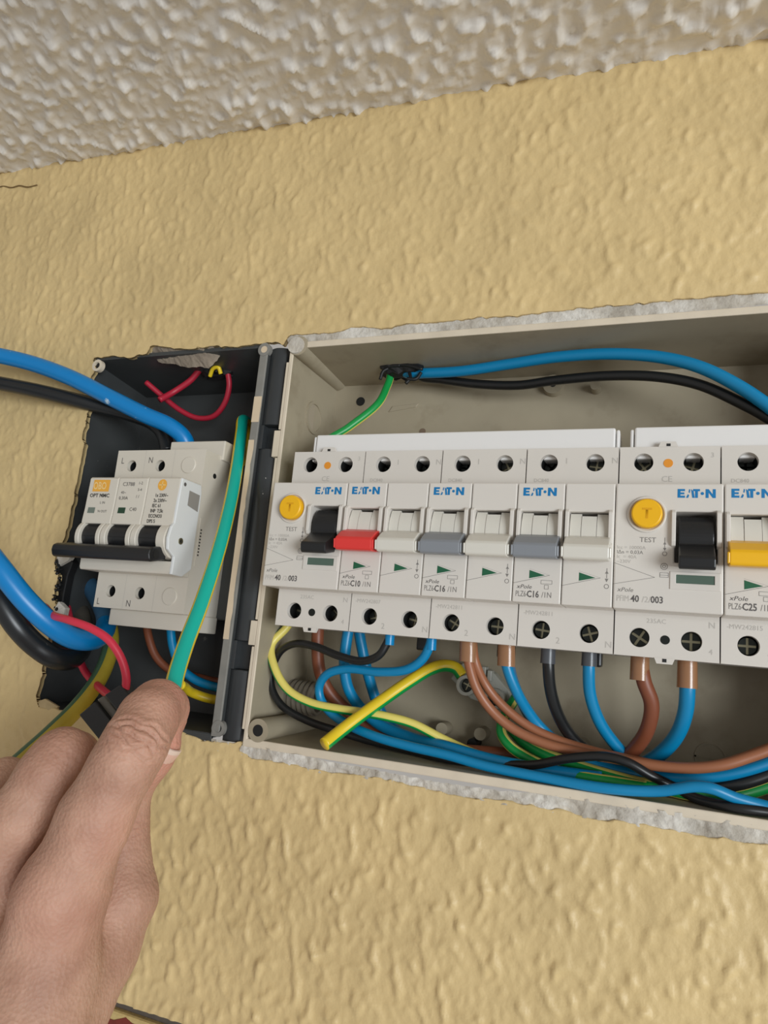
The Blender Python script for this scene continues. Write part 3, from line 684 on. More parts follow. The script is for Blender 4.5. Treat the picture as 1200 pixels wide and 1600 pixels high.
def rcd(x0, label, screws):
    d = empty('residual_current_switch', (x0, 62, SZB), label, 'circuit breaker', 'residual current switches with yellow test buttons')
    off = Vector((0, -62, -SZB))*S
    pl = lambda nm, me, bv=0: place(nm, me, d, bv, loc=off)
    pl('housing', once('rcd_body', lambda: body_mesh(35, [8.7, 25.9], 'housing', True)))
    def cap():
        mb = MB()
        xs = [.14, 19.7, 33.0, 34.88]; zs = [CB, -5.5, 12.2, CT]
        plate(mb, xs, zs, [(1, 1)], 0, YS+.2, M_PLA); return mb.mesh('front_cover')
    pl('front_cover', once('rcd_cap', cap), .55)
    def fr():
        mb = MB()
        for a, b in ((18.6, 20.0), (32.7, 34.2)): mb.prism([(1, 13.0), (-.9, 12.6), (-1.8, 11.6), (-1.8, 1.6), (-1.0, .2), (1, -.6)], a, b, M_PLA)
        return mb.mesh('well_frame')
    pl('well_frame', once('rcd_fr', fr), .25)
    def tog():
        mb = MB(); yc, zc, r = 7.6, 3.6, 8.6
        arc = [(yc-r*math.cos(math.radians(a)), zc+r*math.sin(math.radians(a))) for a in range(62, -21, -8)]
        poly = arc+[(-3.5, -.9), (-8.6, -4.2), (-9.1, -5.2), (-8.4, -8.0), (-7.4, -8.6), (-1, -7.2), (8, -5.4), (12, 0)]
        mb.prism(poly, 20.9, 32.1, M_BLACK); return mb.mesh('toggle')
    o = pl('toggle', once('rcd_tog', tog), .5); 
    def btn():
        mb = MB(); mb.cyl((10.6, -2.8, 11.0), (0, 1, 0), 5.1, 5.25, 5, M_YELP, 40); return mb.mesh('test_button')
    b = pl('test_button', once('rcd_btn', btn), .5); autosmooth(b, 40)
    def col():
        mb = MB(); mb.ring((10.6, -.7, 11.0), (0, 1, 0), 6.5, 5.55, 1.5, M_PLA, 40); return mb.mesh('button_collar')
    c = pl('button_collar', once('rcd_col', col), .3); autosmooth(c, 40)
    tt = bpy.data.objects.new('button_letter', text_mesh('T', 5.2, mat('yellow_letter', (222, 160, 12), .4), True)); link(tt, b)
    tt.location = Vector((10.6-1.5, -2.88, 11.0-1.85))*S
    def winf():
        mb = MB(); plate(mb, [18.4, 20.3, 32.2, 34.0], [-14.6, -12.5, -9.6, -8.6], [(1, 1)], -.35, .1, M_PLA); return mb.mesh('window_frame')
    wf = pl('window_frame', once('rcd_winf', winf), .15)
    def win():
        mb = MB(); mb.add([(20.3, -.05, -12.5), (32.2, -.05, -12.5), (32.2, -.05, -9.6), (20.3, -.05, -9.6)], [(0, 1, 2, 3)], M_WIN); return mb.mesh('status_window')
    pl('status_window', once('rcd_win', win))
    def seal():
        mb = MB(); mb.cyl((17.3, YS-.15, HT-.4), (0, 1, 0), 1.65, 1.65, .5, M_ORANGE, 20); return mb.mesh('orange_seal')
    pl('orange_seal', once('rcd_seal', seal))
    def hole():
        mb = MB(); mb.cyl((17.3, YS-.1, HB-.2), (0, 1, 0), 1.6, 1.6, .4, M_SCREWD, 20); mb.box(16.6, 18.0, YS-.35, YS, SZT+.1, SZT+1.1, M_HOLE); mb.box(16.5, 17.9, YS-.35, YS, SZB-1.3, SZB-.1, M_HOLE); return mb.mesh('seal_hole')
    pl('seal_hole', once('rcd_hole', hole))
    for i, bx_ in enumerate((8.7, 25.9)):
        for z, s_ in ((HT, 'top'), (HB, 'bot')):
            sp = screws.get((i, s_), (.4, 8)); screw(d, x0+bx_, YS+sp[1], z, sp[0], 1.08)
    logo_eaton(d, x0+20.4, 17.1, 12.0, 3.1, -.07, M_BLUEP)
    text(d, 'TEST', x0+8.4, -.07, 1.2, 2.5, M_GREYT)
    for k, s_ in enumerate(('Icc = 10000A', 'I\u0394n = 0,03A', 'Ic  = 40A', '~230V')): text(d, s_, x0+1.0, -.07, -1.4-k*1.65, 1.75, M_LIGHTT if k != 1 else M_GREYT, sx=1.0)
    text(d, 'xPole', x0+1.5, -.07, -16.3, 2.1, M_GREYT, sx=1.1, shear=.25); text(d, 'PFIM-', x0+1.3, -.07, -19.6, 2.9, M_LIGHTT, sx=.72)
    text(d, '40', x0+6.0, -.07, -19.6, 3.2, M_DARKT, True, .85); text(d, '/2/', x0+9.6, -.07, -19.6, 2.9, M_LIGHTT, sx=.95); text(d, '003', x0+12.4, -.07, -19.6, 3.2, M_DARKT, True, .85)
    mb = MB(); line(mb, .3, -6.4, 13.6, -10.9, .13, -.06, M_GREYT); line(mb, .3, -13.8, 13.6, -10.9, .13, -.06, M_GREYT)
    line(mb, 16.6, 3, 16.6, -1.5, .18, -.06, M_GREYT); mb.poly([(16.1, .6), (17.1, .6), (16.6, 1.6)], -.07, M_GREYT); mb.poly([(16.1, -.6), (17.1, -.6), (16.6, -1.6)], -.07, M_GREYT)
    for (cx, cz, r) in ((16.6, -2.6, .7), (16.5, -7.0, 1.1), (16.5, -7.0, .5)):
        for k in range(10): line(mb, cx+r*math.cos(k*math.pi/5), cz+r*math.sin(k*math.pi/5), cx+r*math.cos((k+1)*math.pi/5), cz+r*math.sin((k+1)*math.pi/5), .18, -.06, M_GREYT)
    for (u0, v0, u1, v1) in ((15.2, -9.2, 17.9, -9.2), (15.2, -10.7, 17.9, -10.7), (15.2, -9.2, 15.2, -10.7), (17.9, -9.2, 17.9, -10.7), (15.2, -10, 17.9, -10)): line(mb, u0, v0, u1, v1, .16, -.06, M_GREYT)
    pl('printed_marks', once('rcd_marks', lambda: mb.mesh('printed_marks')))
    text(d, '3', x0+31.6, YS-.08, 35.6, 2.6, M_LIGHTT); text(d, '4', x0+31.4, YS-.08, -35, 2.6, M_LIGHTT); text(d, '235AC', x0+11, YS-.08, -25.6, 2.3, M_LIGHTT); text(d, 'CE', x0+15, YS-.08, 26.4, 3.2, M_LIGHTT)
    text(d, 'N', x0+31.2, YS-.08, -26, 3, M_LIGHTT)
    return d
rcd(0, 'residual current switch with yellow test button, beside the breaker with the red toggle', {(0, 'top'): (.4, 8.8), (1, 'top'): (.8, 8.8), (0, 'bot'): (.2, 7.2), (1, 'bot'): (.7, 7.2)})
rcd(140, 'residual current switch with yellow test button, beside the breaker with the yellow toggle', {(0, 'top'): (.9, 8.4), (1, 'top'): (.3, 8.4), (0, 'bot'): (.55, 4.2), (1, 'bot'): (.0, 4.2)})

# white busbar covers above the terminals
M_BUS = mat('white_busbar_plastic', (228, 226, 224), .3)
def busbar(x0, x1, label):
    d = empty('busbar_cover', (x0, 40, 36), label, 'busbar', 'white busbar covers above the breakers')
    mb = MB(); mb.box(x0, x1, YS+2.5, 34, 36, 48.6, M_BUS); mb.build('cover', d, bevel=.7)
    for x, s_ in ((x0, 1), (x1, -1)):
        mb = MB(); mb.box(*sorted((x+s_*.0-s_*1.6, x-s_*.25)), YS+3.2, 33, 36.2, 48.0, M_BUS); mb.build('end_cap', d, bevel=.6)
# the end caps sit outside the strip ends
busbar(9.0, 138.2, 'white busbar cover strip behind the tops of the three two-pole breakers')
busbar(145.2, 214, 'white busbar cover strip above the yellow-toggle breaker')

# ================================================================== three-module switch in the dark box
def main_switch():
    X0 = -101.0
    d = empty('main_switch', (X0, 62, SZB), 'white three-module main switch with one wide black toggle bar, in the dark box', 'circuit breaker')
    g = 53.0; ZT_, ZB_ = 42.0, -36.6
    mb = MB()
    # stepped side profile (y,z) of one block
    for zt0, zt1, zc in ((20, ZT_, 34.0), (ZB_, -19, -28.5)):
        for i in range(2): face_with_hole(mb, X0+i*17.5, X0+(i+1)*17.5, zt0, zt1, X0+i*17.5+(9.6 if zt0 > 0 else 9.0), zc, 2.9, YS, 9, M_PLB, M_HOLE)
        mb.add([(X0+35, YS, zt0), (X0+g, YS, zt0), (X0+g, YS, zt1), (X0+35, YS, zt1)], [(0, 1, 2, 3)], M_PLB)
    mb.add([(X0, YS, -19), (X0+g, YS, -19), (X0+g, YS, 20), (X0, YS, 20)], [(0, 1, 2, 3)], M_PLB)
    A = [(X0, YS, ZB_), (X0+g, YS, ZB_), (X0+g, YS, ZT_), (X0, YS, ZT_)]; B = [(x, 41, z) for x, _, z in A]
    mb.add(A+B, [(0, 4, 5, 1), (1, 5, 6, 2), (2, 6, 7, 3), (3, 7, 4, 0), (4, 7, 6, 5)], M_PLB)
    mb.build('housing', d)
    # front cover: upper face, then the round-shouldered toggle hood
    side = [(YS, 24.6), (0, 24.4), (-.6, 23.6), (-1.2, 9.0), (-1.8, 3.0), (-1.8, 1.6), (YS, 1.6)]
    for i, (a, b) in enumerate(((0, 17.35), (17.65, 34.7), (34.95, 53))):
        mb = MB(); dz = 0
        mb.prism([(y, z) for y, z in side], X0+a, X0+b, M_PLB); mb.build('front_cover', d, bevel=.5)
    low = [(YS, -19.8), (2.2, -19.8), (1.6, -18.6), (1.6, -14), (YS, -14)]
    mb = MB(); mb.prism(low, X0, X0+g, M_PLB); mb.build('lower_cover', d, bevel=.4)
    # round cheeks between the toggles
    for a, b in ((-.2, 2.2), (12.0, 14.3), (14.9, 17.8), (29.4, 31.9), (32.3, 35.4), (46.6, 51.4)):
        mb = MB(); poly = [(4-8.4*math.cos(math.radians(t)), -4.5+8.4*math.sin(math.radians(t))) for t in range(-75, 76, 10)]+[(YS, 4), (YS, -14)]
        mb.prism(poly, X0+a, X0+b, M_PLB); autosmooth(mb.build('hood_cheek', d, bevel=.3), 30)
    for a, b in ((2.5, 11.8), (18.0, 29.2), (35.6, 46.4)):
        mb = MB(); poly = [(4-6.6*math.cos(math.radians(t)), -4.0+6.6*math.sin(math.radians(t))) for t in range(-60, 71, 10)]+[(10, 2), (10, -10)]
        mb.prism(poly, X0+a, X0+b, M_BLACK); autosmooth(mb.build('toggle_drum', d), 30)
        mb = MB(); mb.box(X0+a+.2, X0+b-.2, -2.75, -2.3, -4.6, -4.2, M_HOLE); mb.build('drum_line', d)
    # the bar tying the toggles together
    mb = MB(); poly = [(1, -7.4), (-8.6, -9.2), (-10.4, -10.2), (-10.8, -12.6), (-10.0, -15.0), (-8.4, -15.8), (1, -13.6)]
    mb.prism(poly, X0-6.5, X0+49.8, M_BLACK); mb.build('toggle_bar', d, bevel=.9, seg=3)
    mb = MB(); mb.cyl((X0+49.75, -6.0, -12), (1, 0, 0), 2.0, 2.0, .15, M_HOLE, 20); mb.build('bar_socket', d)
    # right flank: bulged cheek plate with the daylight highlight in its colour, screw and labels
    mb = MB(); prof = [(-.4, 24.0), (14, 24.0), (15, 20), (15, -16), (9, -20.0), (1.4, -19.8), (1.6, -12), (-3.4, -9.2), (-4.2, -4), (-3.0, 1.2), (-1.6, 3.0)]
    mb.prism(prof, X0+g-.9, X0+g+.7, mat('highlight_white_plastic', (222, 224, 224), .3)); mb.build('side_plate', d, bevel=.4)
    mb = MB(); mb.ring((X0+g+.6, 4.2, -4.4), (1, 0, 0), 1.5, .8, .5, M_SCREWL); mb.cyl((X0+g+.7, 4.2, -4.4), (1, 0, 0), .8, .8, .1, M_HOLE); mb.build('rivet', d)
    mb = MB()
    mb.add([(X0+g+.8, 5.5, 19.5), (X0+g+.8, 13.6, 19.0), (X0+g+.8, 13.6, 11.0), (X0+g+.8, 5.5, 12.5)], [(0, 1, 2, 3)], mat('grey_sticker', (146, 142, 136), .5))
    mb.build('rating_sticker', d)
    mb = MB(); mb.box(X0+g+.02, X0+g+.22, 17.6, 20.6, -14, 9, M_PLB); s_ = mb.build('serial_sticker', d)
    mb = MB()
    for k in range(9): mb.add([(X0+g+.26, 18.5, -9+k*1.5), (X0+g+.26, 19.6, -9+k*1.5), (X0+g+.26, 19.6, -8.2+k*1.5), (X0+g+.26, 18.5, -8.2+k*1.5)], [(0, 1, 2, 3)], M_BLACKT)
    o = mb.build('serial_print', d)
    for (y, z) in ((3.8, 22), ): 
        mb = MB(); mb.cyl((X0+g+.7, y-2, z-.5), (1, 0, 0), .9, .9, .1, M_DARKT, 14); mb.build('side_dimple', d)
    for (y, z) in ((24, 31), (24, -27)):
        mb = MB(); mb.cyl((X0+g, y, z), (1, 0, 0), 1.3, 1.3, .12, M_HOLE, 16); mb.build('side_dimple', d)
    # round plugs and engraved letters
    for z in (34.2, -29.0):
        mb = MB(); mb.cyl((X0+44.0, YS-.5, z), (0, 1, 0), 4.0, 4.2, .6, M_PLB, 32); autosmooth(mb.build('blank_plug', d, bevel=.2), 40)
    for (s_, x, z) in (('L', 2.8, 35.2), ('N', 19.6, 35.4), ('L', 1.6, -35.2), ('N', 19.3, -35.2)): text(d, s_, X0+x, YS-.07, z, 4.4, M_DARKT, sx=.85)
    for i, (x, z) in enumerate(((9.6, 34), (27.1, 34), (9.0, -28.5), (26.5, -28.5))): screw(d, X0+x, YS+7, z, .3+i*.5, .85)
    mb = MB()
    for x in (17.5, 35): 
        line(mb, X0+x, 25, X0+x, ZT_, .14, YS-.05, M_LIGHTT); line(mb, X0+x, ZB_, X0+x, -20, .14, YS-.05, M_LIGHTT)
    mb.build('module_seam', d)
    # prints
    yp = -.95
    sl = lambda z: (-.62-(23.6-z)*.041-.09) if z >= 9 else (-1.2-(9-z)*.1-.12)
    def tx(s_, x, z, size, m, bold=False, sx=1.0, sh=0): 
        o = text(d, s_, X0+x, sl(z), z, size, m, bold, sx, shear=sh); o.rotation_euler = (math.radians(2.35 if z >= 8 else 5.7), 0, 0); return o
    mb = MB()
    def rr(x0, x1, z0, z1, m, k=0): 
        mb.add([(X0+x0, sl(z0)-k, z0), (X0+x1, sl(z0)-k, z0), (X0+x1, sl(z1)-k, z1), (X0+x0, sl(z1)-k, z1)], [(0, 1, 2, 3)], m)
    rr(2.8, 12.6, 17.2, 23.0, M_ORGT); 
    rr(2.4, 6.6, 6.6, 9.4, mat('grey_window_print', (112, 122, 112), .4)); rr(20.4, 24.6, 6.8, 9.6, mat('dark_green_window_print', (34, 66, 46), .4))
    c = (43.2, 20.6)
    mb.add([(X0+c[0]+2.5*math.cos(k*math.pi/12), sl(c[1]+2.7*math.sin(k*math.pi/12)), c[1]+2.7*math.sin(k*math.pi/12)) for k in range(24)], [tuple(range(24))], M_ORGT)
    mb.build('printed_marks', d)
    tx('OBO', 3.0, 18.3, 5.0, mat('pale_orange_print', (238, 206, 140), .6), True, .72); tx('OPT MMC', 1.9, 14.4, 2.5, M_BLACKT, True, 1.05)
    tx('L IN', 8.8, 11.2, 1.7, M_DARKT); tx('N OUT', 8.6, 7.0, 1.7, M_DARKT)
    tx('C3788', 20.4, 20.0, 2.6, M_DARKT); tx('40~', 20.2, 16.2, 1.9, M_DARKT); tx('0,30A', 19.6, 13.4, 2.2, M_BLACKT); tx('C40', 27.0, 8.0, 2.4, M_DARKT); tx('1-2', 29.5, 20.8, 1.9, M_DARKT); tx('3-4', 29.6, 17.6, 1.9, M_DARKT); tx('/ /', 29.4, 14.2, 2.2, M_DARKT)
    for k, s_ in enumerate(('1x 230V~', '2x 230V~', 'IEC 61', 'INP  7,5k', 'ECCNO3', 'DPS 5')): tx(s_, 40.2-k*.35, 14.9-k*2.45, 2.25, M_BLACKT, True, .82)
    mb = MB(); c_ = 'pale'
    for a, b in (((43.2-1.6, 20.6), (43.2+1.6, 20.6)), ((43.2, 19.0), (43.2, 22.2))):
        z0, z1 = a[1]-.2, b[1]+.2; x0, x1 = a[0]-.2, b[0]+.2
        mb.add([(X0+x0, sl(z0)-.04, z0), (X0+x1, sl(z0)-.04, z0), (X0+x1, sl(z1)-.04, z1), (X0+x0, sl(z1)-.04, z1)], [(0, 1, 2, 3)], MATS['pale_orange_print'])
    mb.build('logo_mark', d)
    # base pieces behind
    mb = MB(); mb.box(X0+21.5, X0+54.5, 27, 41, 40, 50.0, M_PLB); mb.build('upper_foot', d, bevel=.6)
    mb = MB(); mb.box(X0+4, X0+54.0, 22, 41, -44.5, -36.5, M_PLB); mb.build('lower_foot', d, bevel=.6)
    return d
main_switch()

# ================================================================== wires
def two(a0, a1):                                 # second material between two angles (degrees from the side facing the room)
    return lambda a, f: 1 if (a0 <= a <= a1 if a0 <= a1 else (a >= a0 or a <= a1)) else 0
G1 = 'wires bundled along the bottom of the beige box'
# earth wire from the top opening, behind the devices, along the bottom
wire('earth_wire', [('m', 26.5, 55, 94.5), (609, 592, 54), (604, 606, 52), (590, 632, 46), (545, 668, 39), (500, 700, 34), ('m', -6, 44, 25), ('m', -7, 46, -10), ('m', -6.6, 40, -36), (424, 1008, 36), (430, 1046, 33), (450, 1078, 33),
     (485, 1098, 34), (530, 1108, 35), (565, 1113, 36), (605, 1120, 37), (645, 1131, 40), (692, 1155, 44), (738, 1176, 49), (775, 1188, 52)], 1.95, [M_YELPALE, M_GRN],
     'thin green and yellow wire from the taped top opening, looping around the conduit', stripe=lambda a, f: 1 if 22 <= (a+100*(f < .33)) % 360 <= 160 else 0, anchor=.62)
wire('earth_wire', [(507, 1163, 18), (528, 1146, 24), (562, 1120, 31), (602, 1091, 40), (640, 1065, 47), (672, 1046, 53), (694, 1040, 57), (712, 1044, 59), (722, 1056, 59)], 2.75, [M_YEL, M_GRN],
     'bright yellow wire with a cut end clamped in the milky terminal block', stripe=two(30, 140), anchor=.3)
o = wire('control_wire', [(610, 992, 27), (604, 1006, 27), (592, 1024, 27), (566, 1033, 28), (530, 1025, 29), (492, 1010, 31), (460, 1006, 34), (438, 1018, 37), (425, 1045, 38), (424, 1072, 38), (440, 1102, 38), (480, 1126, 40),
     (530, 1143, 42), (575, 1157, 44), (640, 1172, 46), (700, 1186, 44), (760, 1192, 39), (833, 1195, 35), (888, 1185, 31), (943, 1182, 29), (980, 1191, 29), (1017, 1212, 31), (1050, 1228, 34), (1090, 1248, 42), (1150, 1262, 42), (1210, 1270, 40), (1300, 1282, 40)], 1.75, M_BLK,
     'thin black wire looping from the red-toggle breaker around the box corner and along the bottom', G1)
ferrule(o, 610, 985, 1008, 27, 2.1, M_FBLU)
o = wire('control_wire', [(676, 990, 28), (671, 1010, 28), (660, 1030, 29), (636, 1046, 30), (592, 1050, 31), (545, 1045, 32), (512, 1053, 33), (499, 1072, 35), (501, 1092, 36), (515, 1112, 36), (545, 1133, 34), (590, 1152, 31), (640, 1166, 30), (700, 1180, 29),
     (760, 1197, 28), (850, 1215, 27), (950, 1232, 26), (1030, 1236, 25), (1085, 1229, 24), (1112, 1232, 24), (1150, 1247, 26), (1205, 1262, 28), (1300, 1290, 30)], 1.95, M_BLUE,
     'thin blue wire curling back from the red-toggle breaker and running along the lower rim', G1)
ferrule(o, 675, 992, 1016, 28, 2.2, M_FBLU)
wire('feed_wire', [(547, 970, 40), (541, 1005, 40), (538, 1040, 41), (544, 1075, 44), (560, 1102, 48), (590, 1130, 50), (640, 1152, 48), (690, 1165, 41), (766, 1187, 39), (820, 1198, 40), (880, 1208, 42), (940, 1216, 44)], 2.5, M_BLUE,
     'thick blue wire hanging straight down beside the brown one under the first residual current switch', G1)
wire('feed_wire', [(558, 970, 46), (567, 1020, 48), (577, 1060, 52), (588, 1095, 56), (604, 1128, 58), (630, 1150, 60)], 2.5, M_BLUE,
     'thick blue wire dropping behind the yellow wire with the cut end', G1)
wire('feed_wire', [(498, 965, 44), (496, 1010, 44), (500, 1050, 46), (516, 1083, 50), (545, 1112, 54), (590, 1145, 56), (650, 1162, 57), (720, 1173, 56), (790, 1179, 55), (850, 1187, 54), (900, 1198, 54)], 2.9, M_BRN2,
     'thick brown wire under the first residual current switch, curving past the conduit', G1)
# brown pair
o = wire('brown_wire', [(728, 1000, 28.5), (732, 1034, 28.5), (745, 1076, 30), (770, 1112, 33), (804, 1140, 35), (850, 1161, 36), (905, 1175, 36), (965, 1186, 34), (1030, 1197, 32), (1085, 1200, 31), (1130, 1195, 31), (1170, 1183, 32), (1210, 1168, 33), (1290, 1130, 36)], 1.95, M_BRN,
     'front brown wire of the pair, sweeping across the bottom of the beige box', G1)
ferrule(o, 731, 1000, 1034, 28.5, 3.4, M_FBRN, True)
wire('brown_wire', [(738, 1000, 29.5), (742, 1032, 29.5), (760, 1072, 34), (790, 1107, 37), (828, 1136, 39), (868, 1155, 40), (920, 1172, 40), (970, 1184, 39), (1030, 1196, 37), (1085, 1199, 36), (1130, 1194, 36), (1210, 1167, 38)], 1.9, M_BRN,
     'rear brown wire of the pair, mostly hidden behind its twin', G1)
o = wire('blue_wire', [(789, 1005, 28.5), (792, 1040, 28.5), (806, 1078, 32), (824, 1110, 38), (846, 1138, 43), (880, 1166, 46), (930, 1192, 46), (990, 1208, 42), (1040, 1214, 39), (1090, 1215, 37), (1140, 1209, 37), (1205, 1190, 38), (1290, 1150, 40)], 2.2, M_BLUE,
     'blue wire in the brown ferrule beside the brown pair', G1)
ferrule(o, 791, 1006, 1041, 28.5, 3.4, M_FBRN, True)
wire('blue_wire', [(795, 1030, 30), (799, 1052, 32), (810, 1085, 38), (824, 1115, 44), (842, 1140, 48), (870, 1165, 52), (920, 1195, 56)], 2.0, M_BLUED,
     'dusty blue wire behind the blue wire of the brown ferrule', G1)
o = wire('black_wire', [(857, 1015, 28), (857, 1042, 28), (860, 1076, 31), (870, 1112, 36), (886, 1142, 41), (908, 1166, 45), (955, 1198, 46), (1030, 1228, 42), (1080, 1234, 40), (1115, 1231, 39), (1165, 1222, 39), (1210, 1206, 40), (1290, 1170, 40)], 2.35, M_BLK,
     'black wire leaving the grey ferrule nearest the brown pair', G1)
ferrule(o, 857, 1012, 1037, 28, 2.9, M_FGRY)
o = wire('blue_wire', [(921, 1015, 28), (920, 1044, 28), (922, 1084, 31), (936, 1126, 36), (957, 1158, 41), (980, 1182, 45), (1010, 1200, 48)], 2.3, M_BLUE,
     'blue wire leaving the grey ferrule', G1)
ferrule(o, 921, 1018, 1041, 28, 2.9, M_FGRY)
o = wire('brown_wire', [(1000, 1030, 28), (1006, 1064, 28), (1018, 1100, 31), (1012, 1138, 36), (996, 1165, 41), (972, 1188, 45), (930, 1205, 48)], 2.75, M_BRN2,
     'thick dark brown wire curving under the residual current switch beside the yellow-toggle breaker', G1)
ferrule(o, 1000, 1028, 1063, 28, 3.5, M_FBRN)
o = wire('blue_wire', [(1074, 1038, 28), (1074, 1076, 28), (1071, 1112, 31), (1059, 1146, 36), (1038, 1172, 41), (1010, 1192, 45), (970, 1206, 48)], 2.75, M_BLUE,
     'thick blue wire curving back in a brown ferrule under the residual current switch', G1)
ferrule(o, 1074, 1036, 1075, 28, 3.6, M_FBRN)
wire('earth_wire', [(806, 1090, 58), (795, 1108, 54), (785, 1128, 51), (784, 1146, 49), (797, 1166, 46), (820, 1182, 45), (855, 1199, 44), (900, 1212, 43), (960, 1222, 42), (1010, 1230, 42)], 2.2, [M_GRN, M_YELPALE],
     'green wire with pale yellow edges below the terminal block', G1, anchor=.5, stripe=lambda a, f: 1 if 42 < a < 90 or 270 < a < 318 else 0)
wire('earth_wire', [(800, 1140, 58), (818, 1159, 54), (852, 1178, 50), (900, 1196, 46), (945, 1210, 42), (990, 1222, 40), (1035, 1231, 40), (1090, 1242, 45), (1145, 1243, 45), (1205, 1226, 45), (1290, 1190, 46)], 2.5, [M_GRN, M_YELPALE],
     'thicker green and yellow wire crossing beneath the black one towards the box end', G1, anchor=.5, stripe=lambda a, f: 1 if 45 < a < 90 or 270 < a < 315 else 0)
# top of the beige box
wire('feed_wire', [('m', 33, 56, 95), ('m', 36, 54, 91.5), (665, 583, 53), (720, 580, 51), (795, 569, 48), (870, 558, 44), (955, 553, 40), (1030, 558, 37), (1092, 573, 34), (1150, 601, 32), (1205, 638, 31), (1290, 710, 34)], 2.55, M_BLUE,
     'blue wire arching over the breakers from the taped opening', 'wires along the top of the beige box')
wire('feed_wire', [('m', 38, 58, 95), ('m', 42, 58, 91), (690, 593, 58), (745, 600, 57), (810, 602, 55), (870, 594, 51), (955, 587, 46), (1030, 589, 42), (1092, 601, 39), (1150, 626, 36), (1205, 656, 35), (1290, 720, 36)], 2.2, M_BLK,
     'black wire arching under the blue one along the top of the beige box', 'wires along the top of the beige box')
# black tape bundle round the opening
tp = empty('tape_wrap', (34, 55, 93.6), 'torn black tape round the wires where they enter the top of the beige box', 'tape')
n = 22; mb = MB(); R0 = [13.5*(1+.16*math.sin(5*k+1)) for k in range(n)]
top = [(33.5+R0[k]*math.cos(2*math.pi*k/n), 55+.62*R0[k]*math.sin(2*math.pi*k/n), 93.6) for k in range(n)]
low = [(34+.66*R0[k]*math.cos(2*math.pi*k/n), 55+.42*R0[k]*math.sin(2*math.pi*k/n), 90.4+.7*math.sin(3*k)) for k in range(n)]
mb.add(top+low, [(i, (i+1) % n, n+(i+1) % n, n+i) for i in range(n)]+[tuple(range(n)), tuple(range(n, 2*n))[::-1]], M_TAPE); mb.build('tape_band', tp, bevel=.3)
for pts in ([(612, 574, 50), (599, 580, 48), (594, 593, 48)], [(640, 582, 50), (641, 591, 49), (634, 599, 48)], [(606, 575, 50), (632, 570, 48), (660, 577, 48)], [(658, 582, 50), (650, 592, 49), (636, 592, 48)], [(600, 578, 50), (612, 572, 48), (625, 571, 48)]):
    me = tube_mesh('tape_shred', [P(*q) for q in pts], .9, [M_TAPE], n=6); place('tape_shred', me, tp)

# ---- dark box wires
G2 = 'thick supply cables of the dark box'
wire('supply_cable', [(-330, 540, -12), (-180, 536, -9), (-60, 546, -4), (0, 556, 2), (50, 568, 7), (110, 590, 12), (170, 620, 18), (226, 648, 24), (266, 666, 29), (287, 684, 33), (294, 706, 36), (296, 730, 37)], 4.3, M_BLUE2, 'thick scuffed blue cable coming over the wall into the top of the three-module switch', G2)
wire('supply_cable', [(-330, 575, -4), (-180, 575, -2), (-60, 588, 2), (0, 599, 8), (60, 611, 12), (110, 623, 18), (160, 636, 26), (205, 648, 33), (240, 662, 37), (256, 680, 39), (262, 706, 39)], 3.9, M_BLK2, 'thick black cable entering the top of the three-module switch under the blue one', G2)
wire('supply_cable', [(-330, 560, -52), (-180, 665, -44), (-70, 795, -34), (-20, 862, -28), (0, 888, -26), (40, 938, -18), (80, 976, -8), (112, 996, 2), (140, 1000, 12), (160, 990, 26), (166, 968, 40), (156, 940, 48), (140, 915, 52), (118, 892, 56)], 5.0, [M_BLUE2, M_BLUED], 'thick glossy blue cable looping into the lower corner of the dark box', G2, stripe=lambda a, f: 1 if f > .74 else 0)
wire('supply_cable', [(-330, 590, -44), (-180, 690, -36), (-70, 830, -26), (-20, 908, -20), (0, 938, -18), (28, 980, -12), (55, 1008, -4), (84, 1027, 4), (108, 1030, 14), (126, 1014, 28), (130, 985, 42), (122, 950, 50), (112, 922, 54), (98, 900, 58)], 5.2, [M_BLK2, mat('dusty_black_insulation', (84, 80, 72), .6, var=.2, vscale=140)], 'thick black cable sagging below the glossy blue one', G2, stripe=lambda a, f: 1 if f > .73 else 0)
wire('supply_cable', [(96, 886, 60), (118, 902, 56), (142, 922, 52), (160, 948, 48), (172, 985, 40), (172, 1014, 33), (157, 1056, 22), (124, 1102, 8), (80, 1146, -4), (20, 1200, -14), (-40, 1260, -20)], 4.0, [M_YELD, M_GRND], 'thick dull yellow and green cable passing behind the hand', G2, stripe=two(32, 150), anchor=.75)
wire('signal_wire', [(96, 905, 52), (99, 922, 46), (105, 948, 38), (110, 972, 34), (118, 1010, 34), (129, 1042, 30), (143, 1062, 22), (160, 1078, 10), (172, 1088, 4)], 1.85, M_REDW, 'pink-red wire passing behind the blue and black cables into the black connector', 'red wires in the dark box')
wire('signal_wire', [(70, 948, 8), (84, 962, -10), (108, 969, -16), (143, 982, -16), (170, 1000, -14), (189, 1028, -11), (197, 1056, -9), (196, 1076, -8), (190, 1092, -8)], 1.75, M_REDW, 'pink-red wire arching in front of the glossy blue cable into the black connector', 'red wires in the dark box')
wire('signal_wire', [(228, 597, 40), (255, 620, 46), (280, 640, 50), (308, 653, 53), (334, 650, 53), (351, 630, 51), (358, 603, 48), (356, 583, 46)], 1.5, M_REDD, 'dark red wire hanging in a loop under the top of the dark box', 'red wires in the dark box')
wire('signal_wire', [(249, 625, 36), (272, 612, 42), (298, 594, 44), (312, 578, 44), (322, 570, 44)], 1.7, M_REDD, 'short dark red wire end crossing the hanging loop', 'red wires in the dark box')
wire('small_wire', [(328, 588, 42), (333, 576, 40), (341, 574, 40), (345, 584, 42)], 1.1, M_YEL, 'tiny yellow wire hook at the top of the dark box')
